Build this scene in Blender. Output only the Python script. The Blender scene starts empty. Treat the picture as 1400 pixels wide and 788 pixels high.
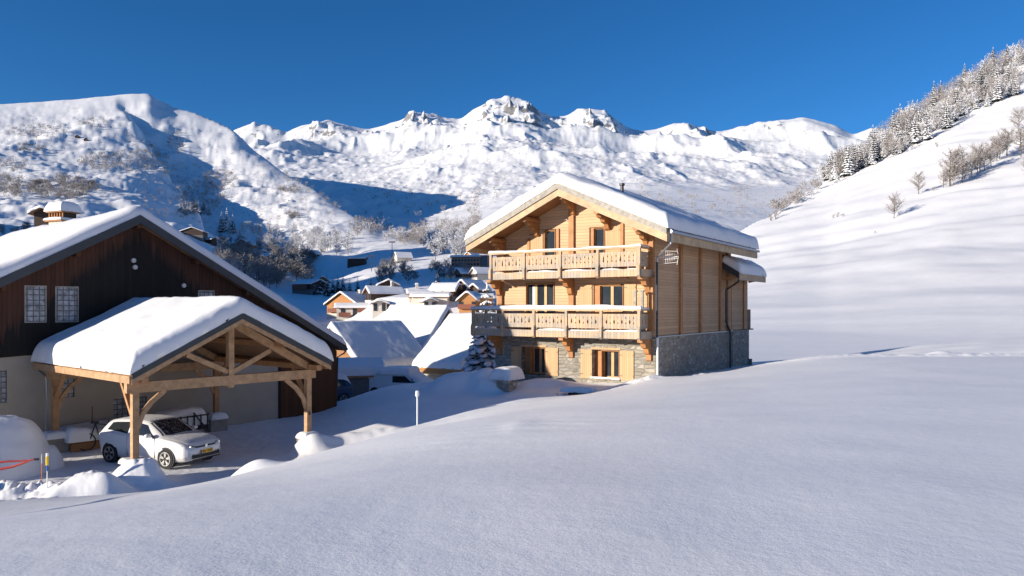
import bpy, bmesh, math, random
import numpy as np
from mathutils import Vector, Matrix

# ------------------------------------------------------------------ camera, sky, sun, exposure
SC = bpy.context.scene
COL = SC.collection
R = math.radians
HY, FPX = 421.0, 1010.0           # horizon row and focal length of the 1400 px photograph

cam_d = bpy.data.cameras.new('camera')
cam_d.sensor_width = 36.0
cam_d.lens = FPX / 1400 * 36
cam_d.shift_y = (HY - 394) / 1400
cam_d.clip_start, cam_d.clip_end = 0.1, 20000
cam = bpy.data.objects.new('camera', cam_d)
cam.rotation_euler = (R(90), 0, 0)
COL.objects.link(cam)
SC.camera = cam

SUN_EL, SUN_AZ = 12.9, -118.0       # azimuth measured from +Y towards +X
world = bpy.data.worlds.new('World')
SC.world = world
world.use_nodes = True
wn = world.node_tree
sky = wn.nodes.new('ShaderNodeTexSky')
sky.sky_type = 'NISHITA'
sky.sun_disc = False
sky.sun_elevation = R(SUN_EL)
sky.sun_rotation = R(SUN_AZ)
sky.altitude = 2500
sky.air_density = 1.0
sky.dust_density = 0.0
sky.ozone_density = 5.0
hsv = wn.nodes.new('ShaderNodeHueSaturation')
hsv.inputs['Hue'].default_value = 0.501
hsv.inputs['Saturation'].default_value = 1.13
hsv.inputs['Value'].default_value = 0.62
wn.links.new(sky.outputs[0], hsv.inputs['Color'])
wn.links.new(hsv.outputs[0], wn.nodes['Background'].inputs[0])
wn.nodes['Background'].inputs[1].default_value = 0.15

sl = bpy.data.lights.new('sun', 'SUN')
sl.energy = 4.6
sl.angle = R(0.53)
sl.color = (1.0, 0.90, 0.77)
so = bpy.data.objects.new('sun', sl)
sd = Vector((math.sin(R(SUN_AZ)) * math.cos(R(SUN_EL)), math.cos(R(SUN_AZ)) * math.cos(R(SUN_EL)), math.sin(R(SUN_EL))))
so.rotation_euler = sd.to_track_quat('Z', 'Y').to_euler()
so.location = (-30, -20, 30)
COL.objects.link(so)

SC.view_settings.view_transform = 'Standard'
SC.view_settings.look = 'None'
SC.view_settings.gamma = 1
SC.view_settings.use_curve_mapping = False
SC.view_settings.exposure = 0.62
SC.cycles.max_bounces = 6
SC.cycles.diffuse_bounces = 3
SC.cycles.use_denoising = True

# ------------------------------------------------------------------ materials
def nmat(name):
    m = bpy.data.materials.new(name)
    m.use_nodes = True
    return m, m.node_tree, m.node_tree.nodes['Principled BSDF']

def N(nt, t, **kw):
    n = nt.nodes.new(t)
    for k, v in kw.items():
        if hasattr(n, k):
            setattr(n, k, v)
        else:
            n.inputs[k.replace('_', ' ')].default_value = v
    return n

def math_n(nt, op, a=None, b=None, c=None):
    n = nt.nodes.new('ShaderNodeMath'); n.operation = op
    for i, v in enumerate((a, b, c)):
        if v is None: continue
        if isinstance(v, (int, float)): n.inputs[i].default_value = v
        else: nt.links.new(v, n.inputs[i])
    return n.outputs[0]

def ramp(nt, fac, stops):
    n = nt.nodes.new('ShaderNodeValToRGB')
    el = n.color_ramp.elements
    while len(el) < len(stops): el.new(0.5)
    for e, (p, c) in zip(el, stops):
        e.position = p; e.color = (*c, 1) if len(c) == 3 else c
    nt.links.new(fac, n.inputs[0])
    return n.outputs[0]

def mix(nt, fac, a, b, mode='MIX'):
    n = nt.nodes.new('ShaderNodeMix'); n.data_type = 'RGBA'; n.blend_type = mode
    for i, v in ((0, fac), (6, a), (7, b)):
        if isinstance(v, (int, float)): n.inputs[i].default_value = v
        elif isinstance(v, tuple): n.inputs[i].default_value = (*v, 1)
        else: nt.links.new(v, n.inputs[i])
    return n.outputs[2]

def noise(nt, vec, scale, detail=3, rough=0.55):
    n = N(nt, 'ShaderNodeTexNoise')
    n.inputs['Scale'].default_value = scale
    n.inputs['Detail'].default_value = detail
    n.inputs['Roughness'].default_value = rough
    if vec is not None: nt.links.new(vec, n.inputs['Vector'])
    return n.outputs['Fac']

def mapping(nt, vec, scale=(1, 1, 1), rot=(0, 0, 0)):
    n = nt.nodes.new('ShaderNodeMapping')
    n.inputs['Scale'].default_value = scale
    n.inputs['Rotation'].default_value = rot
    nt.links.new(vec, n.inputs['Vector'])
    return n.outputs[0]

def coords(nt, which='Object'):
    return nt.nodes.new('ShaderNodeTexCoord').outputs[which]

def bump(nt, bsdf, h, strength=0.5, dist=0.02):
    b = nt.nodes.new('ShaderNodeBump')
    b.inputs['Strength'].default_value = strength
    b.inputs['Distance'].default_value = dist
    nt.links.new(h, b.inputs['Height'])
    nt.links.new(b.outputs[0], bsdf.inputs['Normal'])
    return b

def m_snow_roof():
    m, nt, b = nmat('roof_snow')
    c = coords(nt)
    n1 = noise(nt, c, 2.2, 4)
    n2 = noise(nt, c, 30, 2)
    col = ramp(nt, n1, [(0.3, (0.80, 0.80, 0.80)), (0.7, (0.855, 0.85, 0.845))])
    nt.links.new(col, b.inputs['Base Color'])
    b.inputs['Roughness'].default_value = 0.6
    b.inputs['Specular IOR Level'].default_value = 0.25
    h = math_n(nt, 'ADD', math_n(nt, 'MULTIPLY', n1, 1.0), math_n(nt, 'MULTIPLY', n2, 0.12))
    bump(nt, b, h, 0.4, 0.04)
    return m

def m_plain(name, col, rough=0.6, metal=0.0, var=0.12, scale=6.0, spec=0.4, bumpd=0.0):
    m, nt, b = nmat(name)
    n1 = noise(nt, coords(nt), scale, 4)
    c2 = tuple(min(1, v * (1 + var)) for v in col)
    c1 = tuple(v * (1 - var) for v in col)
    nt.links.new(ramp(nt, n1, [(0.3, c1), (0.7, c2)]), b.inputs['Base Color'])
    b.inputs['Roughness'].default_value = rough
    b.inputs['Metallic'].default_value = metal
    b.inputs['Specular IOR Level'].default_value = spec
    if bumpd: bump(nt, b, n1, 0.6, bumpd)
    return m

def m_planks(name, col, width=0.14, axis='Z', var=0.25, grain=0.18, col2=None, patch=None, groove=0.035, rough=0.7, verge=None):
    """planks whose joints are planes of constant <axis>; 'H' = horizontal run x+y"""
    m, nt, b = nmat(name)
    c = coords(nt)
    s = nt.nodes.new('ShaderNodeSeparateXYZ'); nt.links.new(c, s.inputs[0])
    if axis == 'Z': v = s.outputs[2]
    elif axis == 'X': v = s.outputs[0]
    elif axis == 'Y': v = s.outputs[1]
    else: v = math_n(nt, 'ADD', s.outputs[0], s.outputs[1])
    q = math_n(nt, 'DIVIDE', v, width)
    idx = math_n(nt, 'FLOOR', q)
    fr = math_n(nt, 'FRACT', q)
    wn_ = nt.nodes.new('ShaderNodeTexWhiteNoise'); wn_.noise_dimensions = '1D'
    nt.links.new(idx, wn_.inputs['W'])
    if axis == 'Z': sc = (1.2, 1.2, 25)
    else: sc = (25, 25, 1.2)
    g = noise(nt, mapping(nt, c, sc), 1.5, 4)
    big = noise(nt, c, 0.9, 3)
    t = math_n(nt, 'ADD', math_n(nt, 'MULTIPLY', math_n(nt, 'SUBTRACT', wn_.outputs[0], 0.5), var),
               math_n(nt, 'MULTIPLY', math_n(nt, 'SUBTRACT', g, 0.5), grain * 2))
    t = math_n(nt, 'ADD', t, math_n(nt, 'MULTIPLY', math_n(nt, 'SUBTRACT', big, 0.5), 0.3))
    t = math_n(nt, 'ADD', t, 1.0)
    base = col
    if col2 is not None:
        pn = noise(nt, mapping(nt, c, patch or (0.5, 0.5, 0.5)), 1.0, 4)
        if verge:        # weathered red-brown band following the roof line, streaking downwards
            xr_, zr_, s_ = verge
            d = math_n(nt, 'SUBTRACT', math_n(nt, 'SUBTRACT', zr_, math_n(nt, 'MULTIPLY', math_n(nt, 'ABSOLUTE', math_n(nt, 'SUBTRACT', s.outputs[0], xr_)), s_)), s.outputs[2])
            st = noise(nt, mapping(nt, c, (6, 1, 0.4)), 1.0, 3)
            far_ = math_n(nt, 'MULTIPLY', math_n(nt, 'ABSOLUTE', math_n(nt, 'SUBTRACT', s.outputs[0], xr_)), 0.10)
            pn = math_n(nt, 'ADD', math_n(nt, 'SUBTRACT', math_n(nt, 'ADD', 0.62, far_), math_n(nt, 'MULTIPLY', d, 0.32)), math_n(nt, 'MULTIPLY', math_n(nt, 'SUBTRACT', st, 0.5), 0.7))
        base = mix(nt, ramp(nt, pn, [(0.42, (0, 0, 0)), (0.58, (1, 1, 1))]), col, col2)
    colr = nt.nodes.new('ShaderNodeVectorMath'); colr.operation = 'SCALE'
    if isinstance(base, tuple): colr.inputs[0].default_value = base
    else: nt.links.new(base, colr.inputs[0])
    nt.links.new(t, colr.inputs['Scale'])
    d = math_n(nt, 'ABSOLUTE', math_n(nt, 'SUBTRACT', fr, 0.5))
    jo = math_n(nt, 'GREATER_THAN', d, 0.5 - groove)
    out = mix(nt, jo, colr.outputs[0], tuple(v * 0.55 for v in col))
    nt.links.new(out, b.inputs['Base Color'])
    b.inputs['Roughness'].default_value = rough
    b.inputs['Specular IOR Level'].default_value = 0.25
    h = math_n(nt, 'SUBTRACT', g, math_n(nt, 'MULTIPLY', jo, 2.0))
    bump(nt, b, h, 0.6, 0.012)
    return m

def m_stone(name, tones, bw=0.42, bh=0.15, mortar=(0.18, 0.165, 0.14), warp=0.05):
    m, nt, b = nmat(name)
    c = coords(nt)
    s = nt.nodes.new('ShaderNodeSeparateXYZ'); nt.links.new(c, s.inputs[0])
    cx = nt.nodes.new('ShaderNodeCombineXYZ')
    nt.links.new(math_n(nt, 'ADD', s.outputs[0], s.outputs[1]), cx.inputs[0])
    nt.links.new(s.outputs[2], cx.inputs[1])
    nz = N(nt, 'ShaderNodeTexNoise'); nz.inputs['Scale'].default_value = 2.5
    nt.links.new(cx.outputs[0], nz.inputs['Vector'])
    w = nt.nodes.new('ShaderNodeVectorMath'); w.operation = 'MULTIPLY_ADD'
    nt.links.new(nz.outputs['Color'], w.inputs[0])
    w.inputs[1].default_value = (warp * 3, warp * 2, 0)
    nt.links.new(cx.outputs[0], w.inputs[2])
    vs = nt.nodes.new('ShaderNodeMapping'); vs.inputs['Scale'].default_value = (1 / bw, 1 / bh, 1)
    nt.links.new(w.outputs[0], vs.inputs[0])
    vo = N(nt, 'ShaderNodeTexVoronoi'); vo.inputs['Scale'].default_value = 1.0; vo.inputs['Randomness'].default_value = 0.75
    nt.links.new(vs.outputs[0], vo.inputs['Vector'])
    ve = N(nt, 'ShaderNodeTexVoronoi'); ve.feature = 'DISTANCE_TO_EDGE'; ve.inputs['Scale'].default_value = 1.0; ve.inputs['Randomness'].default_value = 0.75
    nt.links.new(vs.outputs[0], ve.inputs['Vector'])
    sp = nt.nodes.new('ShaderNodeSeparateColor'); nt.links.new(vo.outputs['Color'], sp.inputs[0])
    n = len(tones)
    col = ramp(nt, sp.outputs[0], [(i / (n - 1), t) for i, t in enumerate(tones)])
    fine = noise(nt, c, 14, 4)
    col = mix(nt, 0.5, col, ramp(nt, fine, [(0.25, (0.7, 0.7, 0.7)), (0.75, (1.35, 1.33, 1.3))]), 'MULTIPLY')
    jo = ramp(nt, ve.outputs['Distance'], [(0.03, (1, 1, 1)), (0.08, (0, 0, 0))])
    nt.links.new(mix(nt, jo, col, mortar), b.inputs['Base Color'])
    b.inputs['Roughness'].default_value = 0.85
    b.inputs['Specular IOR Level'].default_value = 0.2
    hh = math_n(nt, 'ADD', ramp(nt, ve.outputs['Distance'], [(0.0, (0, 0, 0)), (0.18, (1, 1, 1))]), math_n(nt, 'MULTIPLY', fine, 0.5))
    bump(nt, b, hh, 0.9, 0.04)
    return m

def m_glass(name, col=(0.02, 0.025, 0.03), rough=0.05):
    m, nt, b = nmat(name)
    n1 = noise(nt, coords(nt), 0.7, 2)
    nt.links.new(ramp(nt, n1, [(0.3, col), (0.7, tuple(v * 2.2 for v in col))]), b.inputs['Base Color'])
    b.inputs['Roughness'].default_value = rough
    b.inputs['Specular IOR Level'].default_value = 0.6
    return m

def m_glassblock(name):
    m, nt, b = nmat(name)
    c = coords(nt)
    s = nt.nodes.new('ShaderNodeSeparateXYZ'); nt.links.new(c, s.inputs[0])
    def cell(v):
        f = math_n(nt, 'FRACT', math_n(nt, 'DIVIDE', v, 0.205))
        return math_n(nt, 'ABSOLUTE', math_n(nt, 'SUBTRACT', f, 0.5))
    d = math_n(nt, 'MAXIMUM', cell(s.outputs[0]), cell(s.outputs[2]))
    f = ramp(nt, d, [(0.38, (0, 0, 0)), (0.45, (1, 1, 1))])
    inner = ramp(nt, noise(nt, c, 5, 2), [(0.3, (0.16, 0.17, 0.18)), (0.7, (0.45, 0.47, 0.5))])
    nt.links.new(mix(nt, f, inner, (0.10, 0.10, 0.10)), b.inputs['Base Color'])
    b.inputs['Roughness'].default_value = 0.15
    bump(nt, b, f, 0.5, 0.02)
    return m

MT = {}
MT['snow'] = m_snow_roof()
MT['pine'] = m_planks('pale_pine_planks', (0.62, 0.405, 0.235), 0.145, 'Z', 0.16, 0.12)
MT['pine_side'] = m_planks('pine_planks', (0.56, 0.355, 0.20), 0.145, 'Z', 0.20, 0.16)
MT['pine_v'] = m_planks('pine_boards', (0.60, 0.38, 0.205), 0.11, 'X', 0.12, 0.12)
MT['timber'] = m_plain('orange_timber', (0.42, 0.19, 0.065), 0.6, var=0.2, scale=4)
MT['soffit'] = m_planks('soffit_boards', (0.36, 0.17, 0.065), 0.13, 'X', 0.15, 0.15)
MT['fascia'] = m_plain('pale_fascia', (0.52, 0.37, 0.22), 0.7, var=0.2, scale=3)
MT['greywood'] = m_plain('weathered_board', (0.36, 0.33, 0.28), 0.8, var=0.28, scale=5, bumpd=0.01)
MT['balc'] = m_planks('balcony_board', (0.58, 0.405, 0.255), 0.16, 'H', 0.18, 0.25, col2=(0.42, 0.36, 0.29), patch=(0.8, 0.8, 2.4))
MT['stone'] = m_stone('coursed_masonry', [(0.20, 0.185, 0.15), (0.36, 0.33, 0.27), (0.26, 0.23, 0.18), (0.42, 0.39, 0.33), (0.30, 0.29, 0.26)], 0.46, 0.17, mortar=(0.27, 0.25, 0.21), warp=0.02)  # pale coursed stone of the chalet front
MT['rubble'] = m_stone('rubble_masonry', [(0.24, 0.20, 0.155), (0.42, 0.37, 0.30), (0.30, 0.26, 0.20), (0.52, 0.48, 0.41), (0.30, 0.27, 0.22)], 0.24, 0.17, mortar=(0.30, 0.27, 0.22), warp=0.09)
MT['pier'] = m_stone('pier_stone', [(0.30, 0.26, 0.2), (0.45, 0.41, 0.33), (0.34, 0.3, 0.24)], 0.25, 0.14)
MT['glass'] = m_glass('dark_window_glass')
MT['dark'] = m_plain('dark_interior', (0.015, 0.013, 0.012), 0.8)
MT['frame'] = m_plain('honey_window_frame', (0.55, 0.32, 0.12), 0.5, var=0.1)
MT['zinc'] = m_plain('zinc_pipe', (0.42, 0.43, 0.45), 0.4, 0.7, 0.1)
MT['darkpipe'] = m_plain('dark_pipe', (0.06, 0.06, 0.065), 0.5, 0.3, 0.1)
MT['whitepipe'] = m_plain('white_pipe', (0.75, 0.75, 0.74), 0.5, 0, 0.05)
MT['barnwood'] = m_planks('barn_boards', (0.016, 0.013, 0.011), 0.16, 'X', 0.4, 0.35, col2=(0.075, 0.031, 0.018), patch=(1, 1, 1), verge=(3.32, 9.0, .56))
MT['barndoor'] = m_planks('brown_boards', (0.10, 0.042, 0.018), 0.17, 'X', 0.25, 0.2)
MT['stucco'] = m_plain('beige_stucco', (0.40, 0.345, 0.275), 0.9, var=0.07, scale=1.2, bumpd=0.004)
MT['slate'] = m_plain('dark_verge_sheet', (0.045, 0.052, 0.058), 0.45, 0.2, 0.15, scale=2)
MT['block'] = m_glassblock('glass_blocks')
MT['larch'] = m_plain('larch_beam', (0.44, 0.27, 0.145), 0.7, var=0.25, scale=5, bumpd=0.006)
MT['larch2'] = m_plain('amber_beam', (0.42, 0.22, 0.10), 0.7, var=0.2, scale=5)
MT['concrete'] = m_plain('concrete', (0.28, 0.26, 0.23), 0.9, var=0.15, scale=4)
MT['deck'] = m_planks('roof_deck', (0.30, 0.17, 0.085), 0.14, 'Y', 0.2, 0.2)

# ------------------------------------------------------------------ builders
def tag(o, label=None, cat=None, group=None, kind=None):
    if label: o['label'] = label
    if cat: o['category'] = cat
    if group: o['group'] = group
    if kind: o['kind'] = kind
    return o

def empty(name, loc, rz=0.0):
    o = bpy.data.objects.new(name, None)
    o.empty_display_size = 0.3
    o.location = loc; o.rotation_euler = (0, 0, rz)
    COL.objects.link(o)
    return o

def link_mesh(name, me, mats, parent=None, smooth=False):
    if not isinstance(mats, (list, tuple)): mats = [mats]
    for m in mats: me.materials.append(m)
    o = bpy.data.objects.new(name, me)
    COL.objects.link(o)
    if parent: o.parent = parent
    if smooth: me.shade_smooth()
    return o

class MB:
    def __init__(s): s.v = []; s.f = []; s.mi = []; s.cur = 0
    def add(s, vs, fs):
        n = len(s.v); s.v += [tuple(v) for v in vs]
        for f in fs: s.f.append(tuple(i + n for i in f)); s.mi.append(s.cur)
        return s
    def box(s, x0, x1, y0, y1, z0, z1):
        vs = [(x, y, z) for z in (z0, z1) for y in (y0, y1) for x in (x0, x1)]
        return s.add(vs, [(0, 2, 3, 1), (4, 5, 7, 6), (0, 1, 5, 4), (2, 6, 7, 3), (0, 4, 6, 2), (1, 3, 7, 5)])
    def beam(s, p, q, w, h, up=(0, 0, 1)):
        p = Vector(p); q = Vector(q); d = (q - p).normalized(); u = Vector(up)
        x = d.cross(u)
        if x.length < 1e-4: x = d.cross(Vector((1, 0, 0)))
        x.normalize(); u = x.cross(d)
        vs = []
        for e in (p, q):
            for a, b in ((-1, -1), (1, -1), (1, 1), (-1, 1)): vs.append(e + x * a * w / 2 + u * b * h / 2)
        return s.add(vs, [(0, 1, 2, 3), (7, 6, 5, 4), (0, 4, 5, 1), (1, 5, 6, 2), (2, 6, 7, 3), (3, 7, 4, 0)])
    def tube(s, pts, r, n=8, r2=None, cap=True):
        pts = [Vector(p) for p in pts]; m = len(pts); vs = []
        for i, p in enumerate(pts):
            d = (pts[min(i + 1, m - 1)] - pts[max(i - 1, 0)]).normalized()
            a = d.cross(Vector((0, 0, 1)))
            if a.length < 1e-3: a = Vector((1, 0, 0))
            a.normalize(); b = a.cross(d)
            rr = r if r2 is None else r + (r2 - r) * i / (m - 1)
            for k in range(n):
                t = 2 * math.pi * k / n
                vs.append(p + a * rr * math.cos(t) + b * rr * math.sin(t))
        fs = []
        for i in range(m - 1):
            for k in range(n):
                fs.append((i * n + k, i * n + (k + 1) % n, (i + 1) * n + (k + 1) % n, (i + 1) * n + k))
        if cap: fs += [tuple(range(n)), tuple((m - 1) * n + k for k in reversed(range(n)))]
        return s.add(vs, fs)
    def prism(s, poly, axis, a, b):
        """poly of 2D points extruded along axis (x: poly=(y,z); y: poly=(x,z); z: poly=(x,y))"""
        n = len(poly)
        def mk(p, t): return {'x': (t, p[0], p[1]), 'y': (p[0], t, p[1]), 'z': (p[0], p[1], t)}[axis]
        vs = [mk(p, a) for p in poly] + [mk(p, b) for p in poly]
        fs = [tuple(range(n)), tuple(reversed(range(n, 2 * n)))]
        for i in range(n): fs.append((i, (i + 1) % n, (i + 1) % n + n, i + n))
        return s.add(vs, fs)
    def build(s, name, mats, parent=None, smooth=False, recalc=True):
        me = bpy.data.meshes.new(name)
        me.from_pydata(s.v, [], s.f)
        if isinstance(mats, (list, tuple)): me.polygons.foreach_set('material_index', s.mi)
        if recalc:
            bm = bmesh.new(); bm.from_mesh(me)
            bmesh.ops.recalc_face_normals(bm, faces=bm.faces)
            bm.to_mesh(me); bm.free()
        me.update()
        return link_mesh(name, me, mats, parent, smooth)

def part_box(name, mat, parent, *b): return MB().box(*b).build(name, mat, parent)

def wall_with_holes(mb, axis, x0, x1, z0, z1, holes, t0, t1):
    """solid wall with rectangular openings. holes: (a0,a1,b0,b1). wall in plane axis ('y': x-z wall between y=t0,t1)"""
    xs = sorted({x0, x1, *[v for h in holes for v in h[:2]]})
    zs = sorted({z0, z1, *[v for h in holes for v in h[2:]]})
    for i in range(len(xs) - 1):
        runs = []
        for j in range(len(zs) - 1):
            cx, cz = (xs[i] + xs[i + 1]) / 2, (zs[j] + zs[j + 1]) / 2
            if any(h[0] < cx < h[1] and h[2] < cz < h[3] for h in holes): continue
            if runs and abs(runs[-1][1] - zs[j]) < 1e-6: runs[-1][1] = zs[j + 1]
            else: runs.append([zs[j], zs[j + 1]])
        for a, b in runs:
            if axis == 'y': mb.box(xs[i], xs[i + 1], t0, t1, a, b)
            else: mb.box(t0, t1, xs[i], xs[i + 1], a, b)
    return mb

_rs = np.random.RandomState(7)
_perm = _rs.rand(256, 256).astype(np.float32)
def vnoise(x, y):
    xi = np.floor(x).astype(int); yi = np.floor(y).astype(int)
    fx = x - xi; fy = y - yi
    fx = fx * fx * fx * (fx * (fx * 6 - 15) + 10); fy = fy * fy * fy * (fy * (fy * 6 - 15) + 10)
    a = _perm[xi & 255, yi & 255]; b = _perm[(xi + 1) & 255, yi & 255]
    c = _perm[xi & 255, (yi + 1) & 255]; d = _perm[(xi + 1) & 255, (yi + 1) & 255]
    return ((a * (1 - fx) + b * fx) * (1 - fy) + (c * (1 - fx) + d * fx) * fy) * 2 - 1
def fbm(x, y, oct=4, gain=0.5, lac=2.03):
    s = 0; a = 1; t = 0
    for i in range(oct):
        s = s + a * vnoise(x + 17.3 * i, y - 9.1 * i); t += a; a *= gain; x = x * lac; y = y * lac
    return s / t
def ridged(x, y, oct=5, gain=0.55):
    s = 0; a = 1; t = 0; w = 1
    for i in range(oct):
        n = 1 - np.abs(vnoise(x + 31.7 * i, y + 11.9 * i)); n = n * n * w
        w = np.clip(n * 1.6, 0, 1); s = s + a * n; t += a; a *= gain; x = x * 2.07; y = y * 2.07
    return s / t
def sstep(a, b, x):
    t = np.clip((x - a) / (b - a), 0, 1)
    return t * t * (3 - 2 * t)

def grid_mesh(P, closed=False):
    """P: (n,m,3) array -> mesh"""
    n, m, _ = P.shape
    me = bpy.data.meshes.new('grid')
    i, j = np.meshgrid(np.arange(n - 1), np.arange(m - 1), indexing='ij')
    a = (i * m + j).ravel()
    q = np.stack([a, a + 1, a + m + 1, a + m], 1).astype(np.int32)
    me.vertices.add(n * m); me.vertices.foreach_set('co', P.reshape(-1).astype(np.float32))
    me.loops.add(q.size); me.loops.foreach_set('vertex_index', q.ravel())
    me.polygons.add(len(q)); me.polygons.foreach_set('loop_start', np.arange(0, q.size, 4, dtype=np.int32))
    me.update(calc_edges=True)
    return me

def snow_slab(name, parent, x0, x1, y0, y1, zfun, T, rad=0.35, seed=0, res=0.12, front=0.0, ridge_soft=0.35, lump=0.06, droop=0.0, mat=None):
    """snow lying on a roof: zfun(x,y) = deck height; T thickness; rounded borders; closed underside"""
    nx = int(min(130, max(14, (x1 - x0) / res))); ny = int(min(130, max(10, (y1 - y0) / res)))
    def axis(a, b, n):
        t = np.linspace(-1, 1, n); t = np.sign(t) * (1 - (1 - np.abs(t)) ** 1.6)
        return (a + b) / 2 + (b - a) / 2 * t
    X, Y = np.meshgrid(axis(x0, x1, nx), axis(y0, y1, ny), indexing='ij')
    dx = np.minimum(X - x0, x1 - X); dyf = Y - y0; dyb = y1 - Y
    def prof(d, r): return np.clip(1 - (1 - np.clip(d / r, 0, 1)) ** 2.6, 0, 1) ** (1 / 2.6)
    wob = 1 + 0.45 * fbm(X * 0.8 + seed * 3, Y * 0.8, 2) + 0.12 * fbm(X * 3 + seed, Y * 3, 2)
    e = prof(dx, rad * wob) * prof(dyf, (rad + front) * wob) * prof(dyb, rad * wob)
    Z0 = zfun(X, Y)
    n1 = fbm(X * 0.55 + seed * 13, Y * 0.55 + seed, 3) * lump * 2.2 + fbm(X * 2.2 + seed, Y * 2.2, 3) * lump * 0.5
    top = Z0 + T * e * (1 + n1 / max(T, .1))
    # bulging sides with an irregular lip
    lip = 0.05 * (1 + fbm(X * 3 + seed, Y * 3, 2))
    sx = np.where(X < (x0 + x1) / 2, -1, 1) * (dx < 1e-5)
    sy = np.where(Y < (y0 + y1) / 2, -1, 1) * (np.minimum(dyf, dyb) < 1e-5)
    wv = 0.035 * fbm(X * 2.3 + seed, Y * 2.3 + 4, 3) * min(1.0, T * 2)
    Xt = X + np.sign(X - (x0 + x1) / 2) * np.where(dx < rad, wv, 0); Yt = Y + np.sign(Y - (y0 + y1) / 2) * np.where(np.minimum(dyf, dyb) < rad, wv, 0)
    top = top + 0.02 * np.abs(fbm(X * 1.3, Y * 1.3 + seed, 2)) * (e < .97) * min(1.0, T * 2)
    if droop: top = top - droop * np.clip(1 - dx / 0.5, 0, 1) ** 2
    P = np.stack([Xt, Yt, top], -1)
    # skirt: borders pushed out at mid height, then a bottom sheet at deck level
    bot = np.stack([X, Y, Z0 + 0.004], -1)
    vs = np.concatenate([P.reshape(-1, 3), bot.reshape(-1, 3)])
    me = bpy.data.meshes.new(name)
    n, m = X.shape
    i, j = np.meshgrid(np.arange(n - 1), np.arange(m - 1), indexing='ij'); a = (i * m + j).ravel()
    q1 = np.stack([a, a + m, a + m + 1, a + 1], 1); q2 = q1[:, ::-1] + n * m
    me.from_pydata(vs.tolist(), [], np.concatenate([q1, q2]).tolist())
    bm = bmesh.new(); bm.from_mesh(me)
    bmesh.ops.remove_doubles(bm, verts=bm.verts, dist=0.003)
    bmesh.ops.recalc_face_normals(bm, faces=bm.faces)
    bm.to_mesh(me); bm.free()
    return link_mesh('roof_snow' if name is None else name, me, mat or MT['snow'], parent, True)

def gable_z(xr, zr, slope, soft=0.0):
    return lambda X, Y: zr - slope * (np.sqrt((X - xr) ** 2 + soft ** 2) - soft)
# ------------------------------------------------------------------ terrain
def tps(P, V):
    P = np.asarray(P, float); V = np.asarray(V, float); n = len(P)
    d = np.linalg.norm(P[:, None] - P[None], axis=2)
    K = np.where(d > 0, d * d * np.log(np.maximum(d, 1e-9)), 0) + np.eye(n) * 0.6
    A = np.zeros((n + 3, n + 3)); A[:n, :n] = K; A[:n, n:] = np.c_[np.ones(n), P]; A[n:, :n] = A[:n, n:].T
    w = np.linalg.solve(A, np.r_[V, 0, 0, 0])
    def f(X, Y):
        s = w[n] + w[n + 1] * X + w[n + 2] * Y
        for k in range(n):
            r2 = (X - P[k, 0]) ** 2 + (Y - P[k, 1]) ** 2
            s = s + w[k] * 0.5 * r2 * np.log(np.maximum(r2, 1e-9))
        return s
    return f

def pd(px, d): return ((px - 700) / FPX * d, d)

EDGE = [(-500, 15, -4.9), (-250, 16.5, -4.8), (0, 18, -4.7), (170, 18.9, -4.74), (300, 19.9, -4.7), (400, 22, -4.6), (480, 24, -4.45), (560, 25, -4.2),
        (700, 27.5, -3.62), (800, 29.3, -3.42), (890, 31.5, -3.08), (960, 33, -3.02), (1024, 34, -2.72), (1100, 32, -2.22),
        (1250, 31, -2.06), (1400, 30, -1.98), (1800, 27, -1.8), (2600, 24, -1.7)]
EP = np.array([pd(a, b) for a, b, c in EDGE])
fgp = [(*pd(a, b), c) for a, b, c in EDGE]
for px, d, z in [(0, 4.6, -1.67), (350, 4.4, -1.62), (700, 4.4, -1.6), (1050, 4.4, -1.58), (1400, 4.4, -1.56), (0, 10, -2.85), (350, 10, -2.38),
                 (700, 10, -2.0), (1050, 10, -1.78), (1400, 10, -1.68), (1800, 10, -1.6), (500, 18, -3.2), (700, 19, -2.75), (850, 20, -2.5), (1050, 20, -2.12),
                 (1400, 20, -1.86), (200, 14, -3.55), (-300, 8, -2.6)]:
    fgp.append((*pd(px, d), z))
fgp += [(0, 0, -1.55), (-6, -6, -1.7), (6, -6, -1.5), (0, -20, -1.5), (-20, -10, -2.6), (20, -10, -1.3)]
# the ground carries on along the same slope past its crest, so the crest stays smooth
FG = tps([(a, b) for a, b, c in fgp], [c for a, b, c in fgp])

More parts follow.
